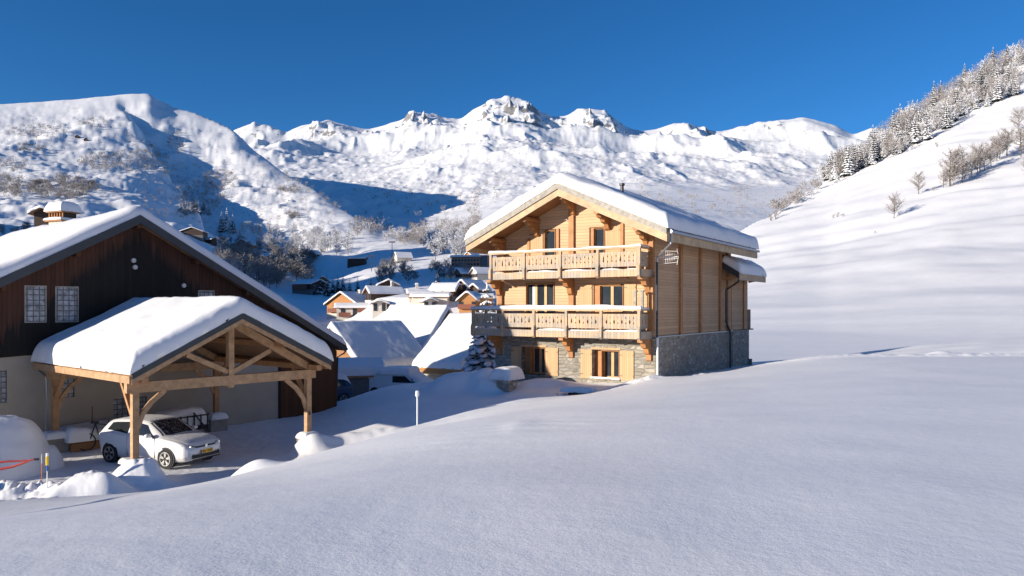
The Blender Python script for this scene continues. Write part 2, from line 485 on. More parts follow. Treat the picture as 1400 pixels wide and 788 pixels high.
DP = [(-11.46, 22.92, -5.20), (-16.23, 26.74, -5.20), (-21.01, 21.01, -5.18), (-7.64, 26.74, -5.23), (-13.37, 30.56, -5.20), (-11.46, 33.42, -5.20), (-28.65, 19.10, -5.11), (-9.55, 19.58, -5.25),
      (-14.32, 19.10, -5.23), (-19.10, 15.28, -5.25), (-5.73, 24.83, -5.06), (-8.12, 30.56, -5.11), (-10.89, 34.57, -5.18), (-8.79, 37.05, -4.97), (-17.19, 27.12, -5.20), (-22.92, 21.01, -5.16)]
for px, d, z in [(560, 27.5, -4.7), (600, 32, -4.35), (560, 34, -4.45), (600, 39, -3.92), (530, 38, -4.0), (500, 37, -4.35), (470, 35, -5.0),
                 (650, 38, -3.88), (520, 46, -5.7), (600, 49, -5.7), (450, 45, -5.9), (400, 50, -6.2), (480, 60, -6.2), (600, 60, -6.2), (700, 37, -3.75), (740, 35, -3.72),
                 (800, 33, -3.66), (870, 33.2, -3.5), (897, 33.2, -3.25), (1080, 42, -3.2), (1150, 42, -2.72), (1250, 44, -2.28), (1355, 45, -2.06), (1450, 45, -1.85), (1100, 54, -4.2), (1160, 57, -3.9), (1200, 62, -4.3), (1300, 61, -4.2), (1400, 63, -4.0), (1060, 58, -4.3), (1000, 60, -4.1),
                 (1200, 74, -4.3), (1400, 78, -4.1), (1000, 75, -4.3), (700, 60, -5.2), (1700, 50, -1.9), (650, 48, -5.0)]:
    DP.append((*pd(px, d), z))
DP += [(8.2, 36, -3.3), (10.4, 39.4, -3.38), (14.6, 45.6, -3.55), (5, 44, -3.7), (-1, 40, -3.8), (-60, 30, -6), (-60, 70, -7), (60, 30, -1.8)]
DR = tps([(a, b) for a, b, c in DP], [c for a, b, c in DP])

def edge_sdist(X, Y):
    """signed distance beyond the crest line (positive = away from the camera)"""
    best = np.full(X.shape, 1e9); sg = np.ones(X.shape)
    for (ax, ay), (bx, by) in zip(EP[:-1], EP[1:]):
        vx, vy = bx - ax, by - ay
        t = np.clip(((X - ax) * vx + (Y - ay) * vy) / (vx * vx + vy * vy), 0, 1)
        dx = X - ax - t * vx; dy = Y - ay - t * vy
        d = np.hypot(dx, dy); m = d < best
        best = np.where(m, d, best); sg = np.where(m, np.sign(vx * dy - vy * dx), sg)
    return best * sg

def gb(X, Y, cx, cy, h, rx, ry=None, p=2.0):
    ry = ry or rx
    return h * np.exp(-(((X - cx) / rx) ** 2 + ((Y - cy) / ry) ** 2) ** (p / 2))

def near_h(X, Y):
    s = edge_sdist(X, Y)
    fg = FG(X, Y)
    fg = fg + 0.05 * fbm(X * 0.18, Y * 0.18, 3) + 0.008 * fbm(X * 0.6, Y * 0.6, 2) + 0.002 * fbm(X * 5, Y * 5, 2)
    d = DR(X, Y)
    w = 1.6 + 1.2 * sstep(0, 12, X)
    b = sstep(0, 1, (s + 0.25) / w)
    # rough driven snow on the yard
    yard = sstep(-26, -22, X) * sstep(-5.2, -8.5, X) * sstep(40, 36, Y)
    rough = 0.028 * fbm(X * 2.2, Y * 2.2, 4) + 0.014 * np.abs(fbm(X * 5, Y * 5, 3))
    d = d + rough * yard + 0.10 * fbm(X * 0.25 + 5, Y * 0.25, 3) * (1 - yard)
    h = fg * (1 - b) + np.minimum(d, fg + 5) * b
    # small lip of ploughed lumps along the crest on the left
    lip = np.exp(-((s - 0.1) / 0.5) ** 2)
    h = h + lip * sstep(-9.5, -13, X) * (0.10 * np.abs(fbm(X * 3.5, Y * 3.5, 4)) * 2)
    h = h + lip * sstep(-5.2, -3.8, X) * sstep(3, 0, X) * 0.20
    # heaps
    h = h + gb(X, Y, *pd(128, 20.2), 0.62, .95, 0.8, 2.6) + gb(X, Y, *pd(150, 20.0), 0.2, .5, 0.4) + gb(X, Y, *pd(70, 19.4), 0.25, .45) + gb(X, Y, *pd(343, 21.0), 0.42, .8, .5)
    h = h + gb(X, Y, *pd(190, 21.75), 0.66, .66, .6, 4) + gb(X, Y, *pd(216, 21.5), .3, .6, .45) + .10 * fbm(X * 4, Y * 4, 3) * gb(X, Y, *pd(195, 21.7), 1, .9, .8)
    # broken snow at the left rim of the yard
    band = sstep(-10.6, -12.0, X) * np.exp(-((Y - 20.6 - 0.1 * (X + 15)) / 0.75) ** 2)
    h = h + band * (0.18 + 0.35 * np.abs(fbm(X * 2.4, Y * 2.4, 4)))
    # low ridge of shovelled snow running right from the carport
    ax, ay = -7.3, 26.9; bx, by = -3.6, 28.3
    t = np.clip(((X - ax) * (bx - ax) + (Y - ay) * (by - ay)) / ((bx - ax) ** 2 + (by - ay) ** 2), 0, 1)
    dd = np.hypot(X - ax - t * (bx - ax), Y - ay - t * (by - ay))
    h = h + (0.42 - 0.2 * t) * np.exp(-(dd / 0.62) ** 3) * (1 + 0.25 * fbm(X * 1.5, Y * 1.5, 2))
    h = h + gb(X, Y, *pd(428, 26.3), 0.4, .7, .5)
    # deep drifts and the buried terrace in front of the chalet
    h = h + gb(X, Y, *pd(640, 36.2), 0.80, 1.9, 1.1, 4) + gb(X, Y, *pd(575, 35), 0.15, 1.6, 2.0) + gb(X, Y, *pd(672, 34.9), 0.62, .95, .8, 4) + gb(X, Y, *pd(735, 35.2), .28, 1.6, .6, 3)
    h = h + sstep(-6.5, -4, X) * sstep(6, 1, X) * sstep(30, 33, Y) * sstep(42, 39, Y) * .12 * fbm(X * .7, Y * .7, 3)
    # drift beside the terrace and footprints in front of the chalet wall
    h = h + gb(X, Y, *pd(868, 32.2), 0.28, 1.6, .7)
    tr = np.exp(-((Y - 33.6 - (X - 8) * 0.75) / 0.8) ** 2) * sstep(3, 6, X) * sstep(15, 10, X)
    h = h + tr * 0.12 * fbm(X * 2.5, Y * 2.5, 3)
    # trail running across the right hand crest
    tr = np.exp(-((s + 0.9) / 0.6) ** 2) * sstep(9, 14, X)
    h = h + tr * (0.10 + 0.10 * np.abs(fbm(X * 2.2, Y * 2.2, 3)))
    h = h + gb(X, Y, *pd(1285, 31.5), 0.28, .8, .6) + gb(X, Y, *pd(1300, 32.5), 0.18, .5, .5)
    # scraped furrow in the foreground slope
    a0 = np.array(pd(30, 13)); b0 = np.array(pd(225, 17.5)); v = b0 - a0; L = np.hypot(*v)
    t = ((X - a0[0]) * v[0] + (Y - a0[1]) * v[1]) / L; n = ((X - a0[0]) * -v[1] + (Y - a0[1]) * v[0]) / L + 0.15 * np.sin(t * 1.3)
    h = h - 0.07 * np.exp(-(n / 0.13) ** 2) * sstep(-3, 0, t) * sstep(L + 1, L, t) * (1 + 0.8 * fbm(X * 4, Y * 4, 2))
    h = h - gb(X, Y, *pd(716, 14.2), 0.012, .22, .9) + gb(X, Y, *pd(712, 14.6), 0.035, .3, 1.1)
    h = h + (1 - b) * 0.002 * np.sin(9 * (X * .5 + Y * .86) + 5 * fbm(X * .5, Y * .5, 3)) * np.clip(fbm(X * .22 + 9, Y * .22, 2) * 2, 0, 1)
    return h

KP = [-1500, -700, -300, 0, 100, 200, 300, 400, 500, 600, 700, 850, 1000, 1100, 1200, 1400, 1700, 2600]
def yk(v): return (KP, v)
LAY = [  # radius, 'z' or 'y', knots
    (90, 'z', yk([-2, -2, -2, -2, -2, -3, -5, -8, -7.2, -6.5, -5.5, -4.5, -4, -4, -4, -4, -4, -4])),
    (160, 'z', yk([3, 3, 4, 5, 5, 2, -4, -8, -8, -7.5, -7, -6, -6, -6, -6, -6, -6, -6])),
    (280, 'z', yk([10, 12, 16, 20, 20, 17, 8, -4, -7, -7, -7, -6, -6, -6, -6, -6, -6, -6])),
    (430, 'y', yk([330, 330, 330, 328, 326, 325, 365, 405, 410, 405, 400, 400, 400, 400, 400, 400, 400, 400])),
    (680, 'y', yk([285, 285, 285, 285, 284, 284, 335, 375, 382, 375, 365, 360, 360, 360, 350, 350, 350, 350])),
    (1000, 'y', yk([235, 235, 235, 235, 232, 238, 290, 330, 352, 350, 342, 330, 330, 330, 320, 320, 320, 320])),
    (1300, 'y', yk([190, 190, 190, 188, 183, 180, 232, 283, 328, 335, 325, 310, 305, 300, 300, 300, 300, 300])),
    (1600, 'y', ([-1500, -700, -300, 0, 60, 120, 180, 205, 225, 240, 270, 300, 320, 345, 375, 395, 430, 460, 490, 520, 560, 600, 700, 850, 1000, 1100, 1400, 2600],
                 [170, 160, 150, 142, 140, 134, 129, 130, 143, 150, 157, 170, 180, 205, 228, 243, 262, 283, 300, 318, 325, 320, 302, 290, 282, 272, 262, 262])),
    (2050, 'y', yk([165, 165, 165, 165, 165, 165, 200, 275, 318, 305, 282, 268, 262, 258, 250, 250, 250, 250])),
    (2650, 'y', yk([190, 190, 190, 190, 190, 190, 205, 248, 280, 276, 245, 237, 236, 236, 226, 226, 226, 226])),
    (3400, 'y', yk([230, 230, 230, 230, 230, 230, 208, 204, 212, 208, 196, 203, 205, 204, 210, 230, 230, 230])),
    (4500, 'y', ([-1500, 200, 290, 320, 345, 370, 390, 410, 430, 455, 480, 505, 530, 550, 565, 580, 590, 597, 603, 630, 645, 670, 690, 710, 725, 740, 755, 775, 790, 810, 825, 845, 860,
                  880, 900, 920, 940, 958, 985, 1010, 1040, 1075, 1100, 1120, 1145, 1165, 1195, 1230, 1300, 2600],
                 [210, 210, 195, 178, 170, 172, 181, 170, 165, 165, 172, 176, 168, 160, 148, 150, 155, 152, 160, 162, 150, 138, 133, 136, 142, 152, 158, 157, 146, 146, 150, 165, 175,
                  178, 174, 167, 166, 176, 178, 172, 166, 163, 158, 163, 170, 182, 172, 180, 215, 230])),
    (5200, 'y', yk([260] * 18)), (7000, 'y', yk([350] * 18))]

def gsm(a, s):
    k = np.exp(-0.5 * (np.arange(-3 * s, 3 * s + 1) / s) ** 2); k /= k.sum()
    return np.convolve(np.pad(a, 3 * s, mode='edge'), k, 'valid')

def far_h(AZ, RR):
    """AZ (n,) radians, RR (m,) radii -> (n,m)"""
    azc = np.clip(AZ, R(-65), R(65))
    px = 700 + FPX * np.tan(azc)
    pxd = np.arange(-1600, 2800, 2.0)
    zs = []
    for r, kind, (kx, kv) in LAY:
        fine = len(kx) != len(KP)
        v = gsm(np.interp(pxd, kx, kv), 2 if fine else 14)
        v = np.interp(px, pxd, v)
        zs.append(v if kind == 'z' else (HY - v) / FPX * r * np.cos(azc))
    zs = np.array(zs); rs = np.array([l[0] for l in LAY])
    # gentle az-dependent radius warp so no ridge is a perfect circle
    Rw = RR[None, :] * np.ones((len(px), 1))
    # the left hill's crest runs towards the camera as it falls to the right
    sc = np.interp(px, pxd, gsm(np.interp(pxd, [0, 220, 300, 400, 500, 560, 700, 900, 1100], [1, 1, .93, .72, .48, .43, .45, .7, 1]), 12))
    ex = np.array([0, .3, .6, 1, 1, 1, 1, 1, .8, .62, .25, 0, 0, 0])
    RK = rs[:, None] * sc[None] ** ex[:, None]
    zs = zs * sc[None] ** np.where(np.array([l[1] for l in LAY]) == 'y', ex, 0)[:, None]
    idx = np.zeros(Rw.shape, int)
    for k in range(1, len(rs) - 1): idx += Rw >= RK[k][:, None]
    ii = np.arange(len(px))[:, None] * np.ones_like(idx)
    t = np.clip((Rw - RK[idx, ii]) / (RK[idx + 1, ii] - RK[idx, ii]), 0, 1)
    RG = np.interp(Rw.ravel() * 0 + idx.ravel() + t.ravel(), np.arange(len(rs)), rs).reshape(Rw.shape)
    z0 = zs[idx, ii]; z1 = zs[idx + 1, ii]
    h = z0 * (1 - t) + z1 * t
    X = RR[None] * np.sin(AZ)[:, None]; Y = RR[None] * np.cos(AZ)[:, None]
    PX = px[:, None] * np.ones_like(h)
    # relief
    a1 = sstep(250, 700, RG) * sstep(1800, 1500, RG)
    h = h + a1 * (13 * (ridged(X / 260, Y / 260, 5) - 0.5) + 7 * (ridged(X / 70, Y / 70 + 5, 4) - .5) + 3.2 * fbm(X / 18, Y / 18, 4) + 0.9 * fbm(X / 6, Y / 6, 2)) * (0.25 + 0.75 * sstep(520, 380, PX)) * (0.35 + 0.65 * sstep(1590, 1350, RG))
    a2 = sstep(1900, 2700, RG)
    env = 0.12 + 0.88 * sstep(4500, 3950, RG)
    big = ridged(X / 620 + 3, Y / 620, 6, 0.6) - 0.45
    h = h + a2 * env * big * (70 + 70 * sstep(3000, 4000, RG)) + a2 * (.3 + .7 * env) * (13 * (ridged(X / 170, Y / 170 + 2, 5, .65) - .45) + 6 * fbm(X / 45, Y / 45, 4) + 2.5 * fbm(X / 16, Y / 16, 3))
    # rocky summits: extra jagged, tall relief on the left and centre peaks
    pk = np.exp(-((PX - 578) / 30) ** 2) + np.exp(-((PX - 700) / 48) ** 2) + 0.9 * np.exp(-((PX - 810) / 36) ** 2) + 0.6 * np.exp(-((PX - 440) / 34) ** 2) + 0.5 * np.exp(-((PX - 350) / 25) ** 2)
    pm = pk * np.exp(-((RG - 4250) / 420.0) ** 2)
    h = h + pm * (ridged(X / 240, Y / 240 + 7, 5, 0.65) - 0.5) * 150 * np.where(RG > 4350, .45, 1)
    # gully with a steep shaded flank down the left hill
    pl = np.interp(RG, [500, 700, 850, 1000, 1150, 1300, 1450, 1600], [306, 285, 262, 240, 216, 190, 168, 147]) + 5 * fbm(RG / 60, PX * 0 + 1, 2)
    dx = PX - pl
    A = np.interp(RG, [500, 650, 900, 1300, 1500, 1590], [0, 16, 26, 20, 7, 0])
    h = h - A * sstep(0, 16, dx) * np.exp(-np.maximum(dx - 16, 0) / 55)
    # hillside on the right
    rs_ = np.interp(px, [600, 700, 850, 1010, 1130, 1200, 1400, 1700, 2600], [160, 200, 250, 320, 430, 500, 640, 800, 900])
    rs_ = np.interp(px, pxd, gsm(np.interp(pxd, px, rs_), 25))[:, None]
    ys_ = np.interp(pxd, [500, 600, 700, 850, 950, 1010, 1040, 1100, 1130, 1165, 1200, 1250, 1300, 1350, 1400, 1700, 2600],
                    [440, 428, 415, 375, 338, 318, 300, 264, 247, 218, 194, 156, 122, 96, 70, -20, -60])
    ys_ = np.interp(px, pxd, gsm(ys_, 6))[:, None]
    zs_ = (HY - ys_) / FPX * rs_ * np.cos(azc)[:, None]
    tt = np.clip((RR[None] - 64) / (rs_ - 64), 0, None)
    hill = -4.2 + (zs_ + 4.2) * np.minimum(tt, 1) ** 1.55 - np.maximum(RR[None] - rs_, 0) * 0.45
    # terraces across the slope
    q = RR[None] * (1 + 0.0) + 14 * fbm(X / 55, Y / 55, 3) + 0.10 * X
    ter = np.sin(q / 9.0) * 0.5 + np.sin(q / 4.3 + 1.0 + 2 * fbm(X / 30, Y / 30, 2)) * 0.28 + np.sin(q / 1.7 + 4 * fbm(X / 14, Y / 14, 3)) * 0.05
    hill = hill + sstep(62, 110, RR[None]) * (0.010 * np.minimum(RR[None], 300)) * ter * 0.36 * (0.5 + 1.0 * np.clip(fbm(X / 60 + 3, Y / 60, 2) + .5, 0, 1)) + sstep(70, 200, RR[None]) * 1.4 * fbm(X / 35, Y / 35, 4)
    k = 6.0 * sstep(60, 300, RR[None]) + 0.3
    m = np.maximum(h, hill)
    wgt = sstep(430, 760, PX)
    hill = hill * wgt + (h - 5) * (1 - wgt)
    m = np.maximum(h, hill)
    h = m + k * np.log(np.exp((h - m) / k) + np.exp((hill - m) / k))
    # unseen hills added left of the frame, shaped to shadow the village hollow
    h = h + 108 * np.exp(-(((X + 425) / 90) ** 2 + ((Y - 82) / 50) ** 2)) + 105 * np.exp(-(((X + 478) / 70) ** 2 + ((Y - 235) / 62) ** 2))
    return h

AZ = np.radians(np.linspace(-62, 62, 1420))
RR = np.r_[np.geomspace(1.2, 13, 150, endpoint=False), np.geomspace(13, 55, 330, endpoint=False), np.geomspace(55, 1700, 330, endpoint=False), np.geomspace(1700, 6800, 230)]
def height_grid(AZ, RR):
    X = RR[None] * np.sin(AZ)[:, None]; Y = RR[None] * np.cos(AZ)[:, None]
    H = far_h(AZ, RR)
    nn = RR < 76
    Hn = near_h(X[:, nn], Y[:, nn])
    b = sstep(52, 74, RR[nn])[None]
    H[:, nn] = Hn * (1 - b) + H[:, nn] * b
    return X, Y, H
GX, GY, GH = height_grid(AZ, RR)
HX, HYY, HH = height_grid(np.radians(np.linspace(62, 298, 90)), RR[::6])

def hit(px, y, rmin=20.0):
    """first point of the ground seen at photograph column px, row y, beyond rmin"""
    az = math.atan((px - 700) / FPX)
    i = (az - AZ[0]) / (AZ[1] - AZ[0]); i0 = int(i)
    if i0 < 0 or i0 >= len(AZ) - 1: return None
    col = GH[i0] * (1 - (i - i0)) + GH[i0 + 1] * (i - i0)
    yy = HY - FPX * col / (RR * math.cos(az))
    k = np.where((RR > rmin) & (yy <= y))[0]
    if len(k) == 0: return None
    r = RR[k[0]]
    return Vector((r * math.sin(az), r * math.cos(az), float(col[k[0]])))

def ground(x, y):
    r = math.hypot(x, y); az = math.atan2(x, y)
    i = (az - AZ[0]) / (AZ[1] - AZ[0]); i0 = min(max(int(i), 0), len(AZ) - 2); fi = min(max(i - i0, 0), 1)
    j = np.searchsorted(RR, r) - 1; j = min(max(j, 0), len(RR) - 2); fj = (r - RR[j]) / (RR[j + 1] - RR[j])
    return float((GH[i0, j] * (1 - fi) + GH[i0 + 1, j] * fi) * (1 - fj) + (GH[i0, j + 1] * (1 - fi) + GH[i0 + 1, j + 1] * fi) * fj)

def m_ground():
    m, nt, b = nmat('snow_ground')
    c = coords(nt)
    geo = nt.nodes.new('ShaderNodeNewGeometry')
    s = nt.nodes.new('ShaderNodeSeparateXYZ'); nt.links.new(geo.outputs['Normal'], s.inputs[0])
    p = nt.nodes.new('ShaderNodeSeparateXYZ'); nt.links.new(c, p.inputs[0])
    n_f = noise(nt, c, 9, 4, 0.6)
    n_m = noise(nt, c, 0.6, 3)
    n_b = noise(nt, mapping(nt, c, (1, 1, .35)), 0.03, 6, 0.7)
    n_c = noise(nt, c, 0.055, 5, 0.7)
    snow = ramp(nt, n_m, [(0.3, (0.85, 0.845, 0.84)), (0.7, (0.90, 0.895, 0.89))])
    # bare rock where the far ground is steep
    thr = math_n(nt, 'ADD', s.outputs[2], math_n(nt, 'MULTIPLY', math_n(nt, 'SUBTRACT', n_b, 0.5), 0.85))
    rock = ramp(nt, thr, [(0.665, (1, 1, 1)), (0.72, (0, 0, 0))])
    alt = ramp(nt, math_n(nt, 'DIVIDE', p.outputs[2], 900.0), [(0.85, (0, 0, 0)), (1.0, (1, 1, 1))])
    rockc = ramp(nt, n_c, [(0.3, (0.07, 0.067, 0.065)), (0.7, (0.20, 0.19, 0.18))])
    col = mix(nt, math_n(nt, 'MULTIPLY', rock, math_n(nt, 'MULTIPLY', alt, 0.85)), snow, rockc)
    # frozen scrub poking through on the distant slopes
    far = ramp(nt, math_n(nt, 'DIVIDE', p.outputs[1], 2000.0), [(0.22, (0, 0, 0)), (0.5, (1, 1, 1))])
    low = ramp(nt, math_n(nt, 'DIVIDE', p.outputs[2], 1000.0), [(0.62, (1, 1, 1)), (0.85, (0, 0, 0))])
    sc1 = ramp(nt, n_c, [(0.58, (0, 0, 0)), (0.68, (1, 1, 1))])
    sc2 = ramp(nt, noise(nt, c, 0.0035, 4, 0.6), [(0.44, (0.08, 0.08, 0.08)), (0.62, (1, 1, 1))])
    f = math_n(nt, 'MULTIPLY', math_n(nt, 'MULTIPLY', sc1, sc2), math_n(nt, 'MULTIPLY', math_n(nt, 'MULTIPLY', far, low), 0.6))
    col = mix(nt, f, col, (0.22, 0.19, 0.17))
    # trodden grey-brown snow of the yard
    nt.links.new(col, b.inputs['Base Color'])
    b.inputs['Roughness'].default_value = 0.55
    b.inputs['Specular IOR Level'].default_value = 0.3
    hgt = math_n(nt, 'ADD', math_n(nt, 'MULTIPLY', n_f, 0.5), math_n(nt, 'MULTIPLY', noise(nt, c, 40, 3), 0.22))
    bump(nt, b, hgt, 0.34, 0.03)
    return m

def build_ground():
    P = np.stack([GX, GY, GH], -1); Q = np.stack([HX, HYY, HH], -1)
    me = grid_mesh(P)
    o = link_mesh('snow_ground', me, m_ground(), None, True)
    tag(o, kind='structure')
    me2 = grid_mesh(Q)
    o2 = link_mesh('snow_ground', me2, me.materials[0], None, True)
    tag(o2, kind='structure')
build_ground()
# ------------------------------------------------------------------ the timber chalet
def gable_wall(x0, x1, zb, xr, zr, slope, holes, y0, y1):
    """wall in the x-z plane with a gabled top and rectangular openings"""
    mb = MB()
    top = lambda x: zr - slope * abs(x - xr)
    xs = sorted({x0, x1, xr, *[v for h in holes for v in h[:2]]})
    for a, b in zip(xs[:-1], xs[1:]):
        hs = sorted([(h[2], h[3]) for h in holes if h[0] < (a + b) / 2 < h[1]])
        z = zb
        for h0, h1 in hs:
            if h0 > z: mb.box(a, b, y0, y1, z, h0)
            z = h1
        mb.prism([(a, z), (b, z), (b, top(b)), (a, top(a))], 'y', y0, y1)
    return mb

def chalet():
    ZB = -3.75
    root = empty('timber_chalet', (6.54, 33.56, ZB), R(-33.75))
    tag(root, 'golden three-storey timber chalet with stone ground floor and two carved balconies in the middle', 'chalet')
    z = lambda a: a - ZB
    rx, rz, sl_ = -4.26, z(5.45), 0.447
    under = lambda x: rz - sl_ * abs(x - rx)
    # --- masonry
    gh = [(-6.79 - .47, -5.85, z(-3.36), z(-1.98)), (-3.22, -1.81, z(-3.35), z(-2.0))]
    mb = MB(); wall_with_holes(mb, 'y', -8.9, 0, z(-4.6), z(-1.36), gh, 0, 0.42)
    mb.box(-8.9, -8.5, 0.42, 14.5, z(-4.6), z(-1.36))
    mb.build('stone_wall', MT['stone'], root)
    mb = MB().box(-0.42, 0.0, 0.42, 11.2, z(-4.8), z(-1.36)).box(-0.45, 0.04, 11.2, 14.5, z(-4.8), z(-1.33))
    mb.box(-8.5, -0.45, 14.1, 14.5, z(-4.8), z(-1.36)).box(-0.3, 0.2, 14.35, 14.62, z(-4.8), z(-3.15))
    mb.build('rubble_side_wall', MT['rubble'], root)
    MB().box(-0.3, 0.06, 0.05, 11.2, z(-1.36), z(-1.31)).build('flashing', MT['zinc'], root)
    # --- timber front with openings
    wh = [(-7.06, -5.35, z(-1.1), z(1.26)), (-3.21, -1.615, z(-0.25), z(1.12)),
          (-5.98, -5.27, z(1.72), z(3.9)), (-3.43, -2.58, z(1.72), z(3.86))]
    gable_wall(-8.86, -0.06, z(-1.31), rx, rz + .05, sl_, wh, 0.05, 0.2).build('front_wall', MT['pine'], root)
    mb = MB().box(-0.2, -0.05, 0.2, 11.2, z(-1.31), under(-.2) + .02)
    mb.box(-8.86, -8.7, 0.2, 11.2, z(-1.31), under(-8.7) + .02)
    mb.box(-0.2, -0.02, 11.2, 14.4, z(-1.31), z(2.0)).box(-8.86, -8.7, 11.2, 14.4, z(-1.31), z(2.0))
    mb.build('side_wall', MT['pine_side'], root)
    MB().prism([(-8.7, z(-1.31)), (-0.2, z(-1.31)), (-0.2, under(-.2)), (rx, rz), (-8.7, under(-8.7))], 'y', 11.05, 11.2).build('back_wall', MT['pine_side'], root)
    MB().prism([(-8.7, z(-1.31)), (-0.2, z(-1.31)), (-0.2, z(2)), (rx, z(3.6)), (-8.7, z(2))], 'y', 14.3, 14.45).build('back_wall', MT['pine_side'], root)
    # interior floors keep daylight from crossing the rooms
    MB().box(-8.6, -0.25, 0.6, 11.0, z(-1.5), z(-1.38)).box(-8.6, -0.25, 0.6, 11.0, z(1.4), z(1.5)).box(-8.6, -0.3, 1.4, 1.5, z(-4.2), z(4.0)).build('inner_floor', MT['dark'], root)
    # --- timber uprights
    for s in (3.1, 5.9, 9.1, 10.45, 13.55):
        MB().box(-0.05, 0.06, s - .14, s + .14, z(-1.30), under(0) - .02 if s < 11 else z(1.95)).build('wall_post', MT['timber'], root)
    for a, b, c in ((-4.51, -4.23, 5.3), (-8.72, -8.44, 1.4), (-1.76, -1.61, 4.0), (-6.92, -6.78, 3.5), (-5.2, -5.08, 3.9)):
        mb = MB()
        if a == -4.51: mb.box(a, b, -0.08, 0.05, z(-1.05), z(1.38)); mb.box(a, b, -0.08, 0.05, z(1.75), z(c) - .1)
        elif c > 2: mb.box(a, b, -0.03, 0.05, z(1.75), z(c))
        else: mb.box(a, b, -0.1, 0.05, z(-1.05), z(1.38))
        mb.build('wall_post', MT['timber'], root)
    # crossing log ends at the right hand corner
    mb = MB()
    for k in range(3): mb.box(-0.30, -0.06, -0.22 - .06 * (k % 2), 0.05, z(-1.0 + k * 0.0) , z(1.38)) if k == 0 else None
    mb.box(-0.30, -0.06, -0.20, 0.05, z(1.75), under(-.3) - .25)
    mb.build('corner_post', MT['timber'], root)
    # --- roof
    mb = MB()
    for sx, xe in ((-1, -9.63), (1, 1.11)):
        ze = rz - sl_ * abs(xe - rx)
        mb.prism([(rx, rz + .08), (rx, rz + .40), (xe, ze + .40), (xe, ze + .08)], 'y', -1.46, 12.2)
    roof = mb.build('roof', MT['greywood'], root)
    mb = MB()
    for xe in (-9.58, 1.06):
        ze = rz - sl_ * abs(xe - rx)
        mb.prism([(rx, rz), (rx, rz + .077), (xe, ze + .077), (xe, ze)], 'y', -1.45, 12.15)
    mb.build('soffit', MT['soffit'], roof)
    for xe in (-9.66, 1.14):
        ze = rz - sl_ * abs(xe - rx)
        MB().prism([(rx, rz - .20), (rx, rz + .12), (xe, ze + .12), (xe, ze - .20)], 'y', -1.53, -1.465).build('barge_board', MT['fascia'], roof)
        MB().prism([(rx, rz + .124), (rx, rz + .47), (xe, ze + .47), (xe, ze + .124)], 'y', -1.60, -1.468).build('barge_board', MT['greywood'], roof)
    for xe in (-9.70, 1.12):
        ze = rz - sl_ * abs(xe - rx)
        MB().box(xe, xe + .06, -1.45, 12.2, ze - .18, ze + .26).build('eave_board', MT['fascia'], roof)
    ze = rz - sl_ * abs(1.18 - rx)
    MB().tube([(1.26, -1.4, ze + .26), (1.26, 12.2, ze + .26)], 0.075, 8).build('gutter', MT['zinc'], roof)
    snow_slab('roof_snow', root, -9.72, 1.24, -1.62, 12.3, gable_z(rx, rz + .40, sl_), 0.62, 0.32, 3, 0.14, 0.5, lump=0.07)
    # purlins with carved corbels
    for t in (0.42, 2.38, 4.26, 6.33, 8.38):
        zz = under(-t) - .02
        mb = MB().tube([(-t, -1.3, zz - .16), (-t, 0.06, zz - .16)], 0.155, 10)
        mb.prism([(-1.1, zz - .30), (-0.03, zz - .30), (-0.03, zz - .95), (-0.2, zz - .88), (-0.32, zz - .66), (-0.62, zz - .6), (-0.7, zz - .45), (-1.0, zz - .42)], 'x', -t - .11, -t + .11)
        mb.build('purlin', MT['timber'], root)
    # eave purlin outside the long wall
    MB().beam((0.45, 0, under(.45) - .12), (0.45, 11.6, under(.45) - .12), .16, .2).build('purlin', MT['timber'], root)
    # --- lean-to roof on the right side
    zl = lambda x: z(2.35) - 0.62 * x
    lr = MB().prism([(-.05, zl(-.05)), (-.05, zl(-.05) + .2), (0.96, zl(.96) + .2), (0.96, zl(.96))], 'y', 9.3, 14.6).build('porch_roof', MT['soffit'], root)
    MB().prism([(-.0, zl(0) - .1), (-.0, zl(0) + .24), (1.0, zl(1.0) + .24), (1.0, zl(1.0) - .1)], 'y', 9.22, 9.296).build('porch_verge', MT['slate'], lr)
    MB().box(0.964, 1.02, 9.3, 14.62, zl(.96) - .22, zl(.96) + .14).build('porch_eave_board', MT['fascia'], lr)
    for y in (9.45, 14.4):
        MB().beam((0.04, y, zl(0) - .75), (.8, y, zl(.8) - .12), .12, .14).build('porch_brace', MT['timber'], lr)
    MB().prism([(-8.9, z(2.0)), (rx, z(3.7)), (0, z(2.0)), (0, z(1.85)), (rx, z(3.5)), (-8.9, z(1.85))], 'y', 12.25, 14.6).build('rear_roof', MT['soffit'], root)
    snow_slab('porch_snow', lr, 0.0, 1.08, 9.28, 14.7, lambda X, Y: z(2.55) - 0.62 * X, 0.5, 0.25, 8, 0.08)
    snow_slab('rear_snow', root, -9.0, 0.0, 12.3, 14.7, gable_z(rx, z(3.72), .4), 0.5, 0.25, 9, 0.2)
    MB().beam((-0.05, 9.0, z(1.15)), (0.7, 10.7, z(1.3)), .07, .05).build('lamp_bracket', MT['timber'], root)
    # --- balconies
    def balcony(name, zf, ts, left_ret, lab):
        """zf: underside of the floor edge; rail top is 1.4 above"""
        xl, xrr = -max(ts), -min(ts)
        bal = MB().box(xl - .05, xrr + .05, -1.14, 0.04, z(zf) + .10, z(zf) + .24).build(name, MT['balc'], root)
        tag(bal, lab)
        MB().box(xl - .06, xrr + .06, -1.2, -1.145, z(zf), z(zf) + .33).box(xrr + .06, xrr + .115, -1.2, 0.0, z(zf), z(zf) + .33).box(xl - .115, xl - .06, -1.2, 0.0, z(zf), z(zf) + .33).build('edge_board', MT['balc'], bal)
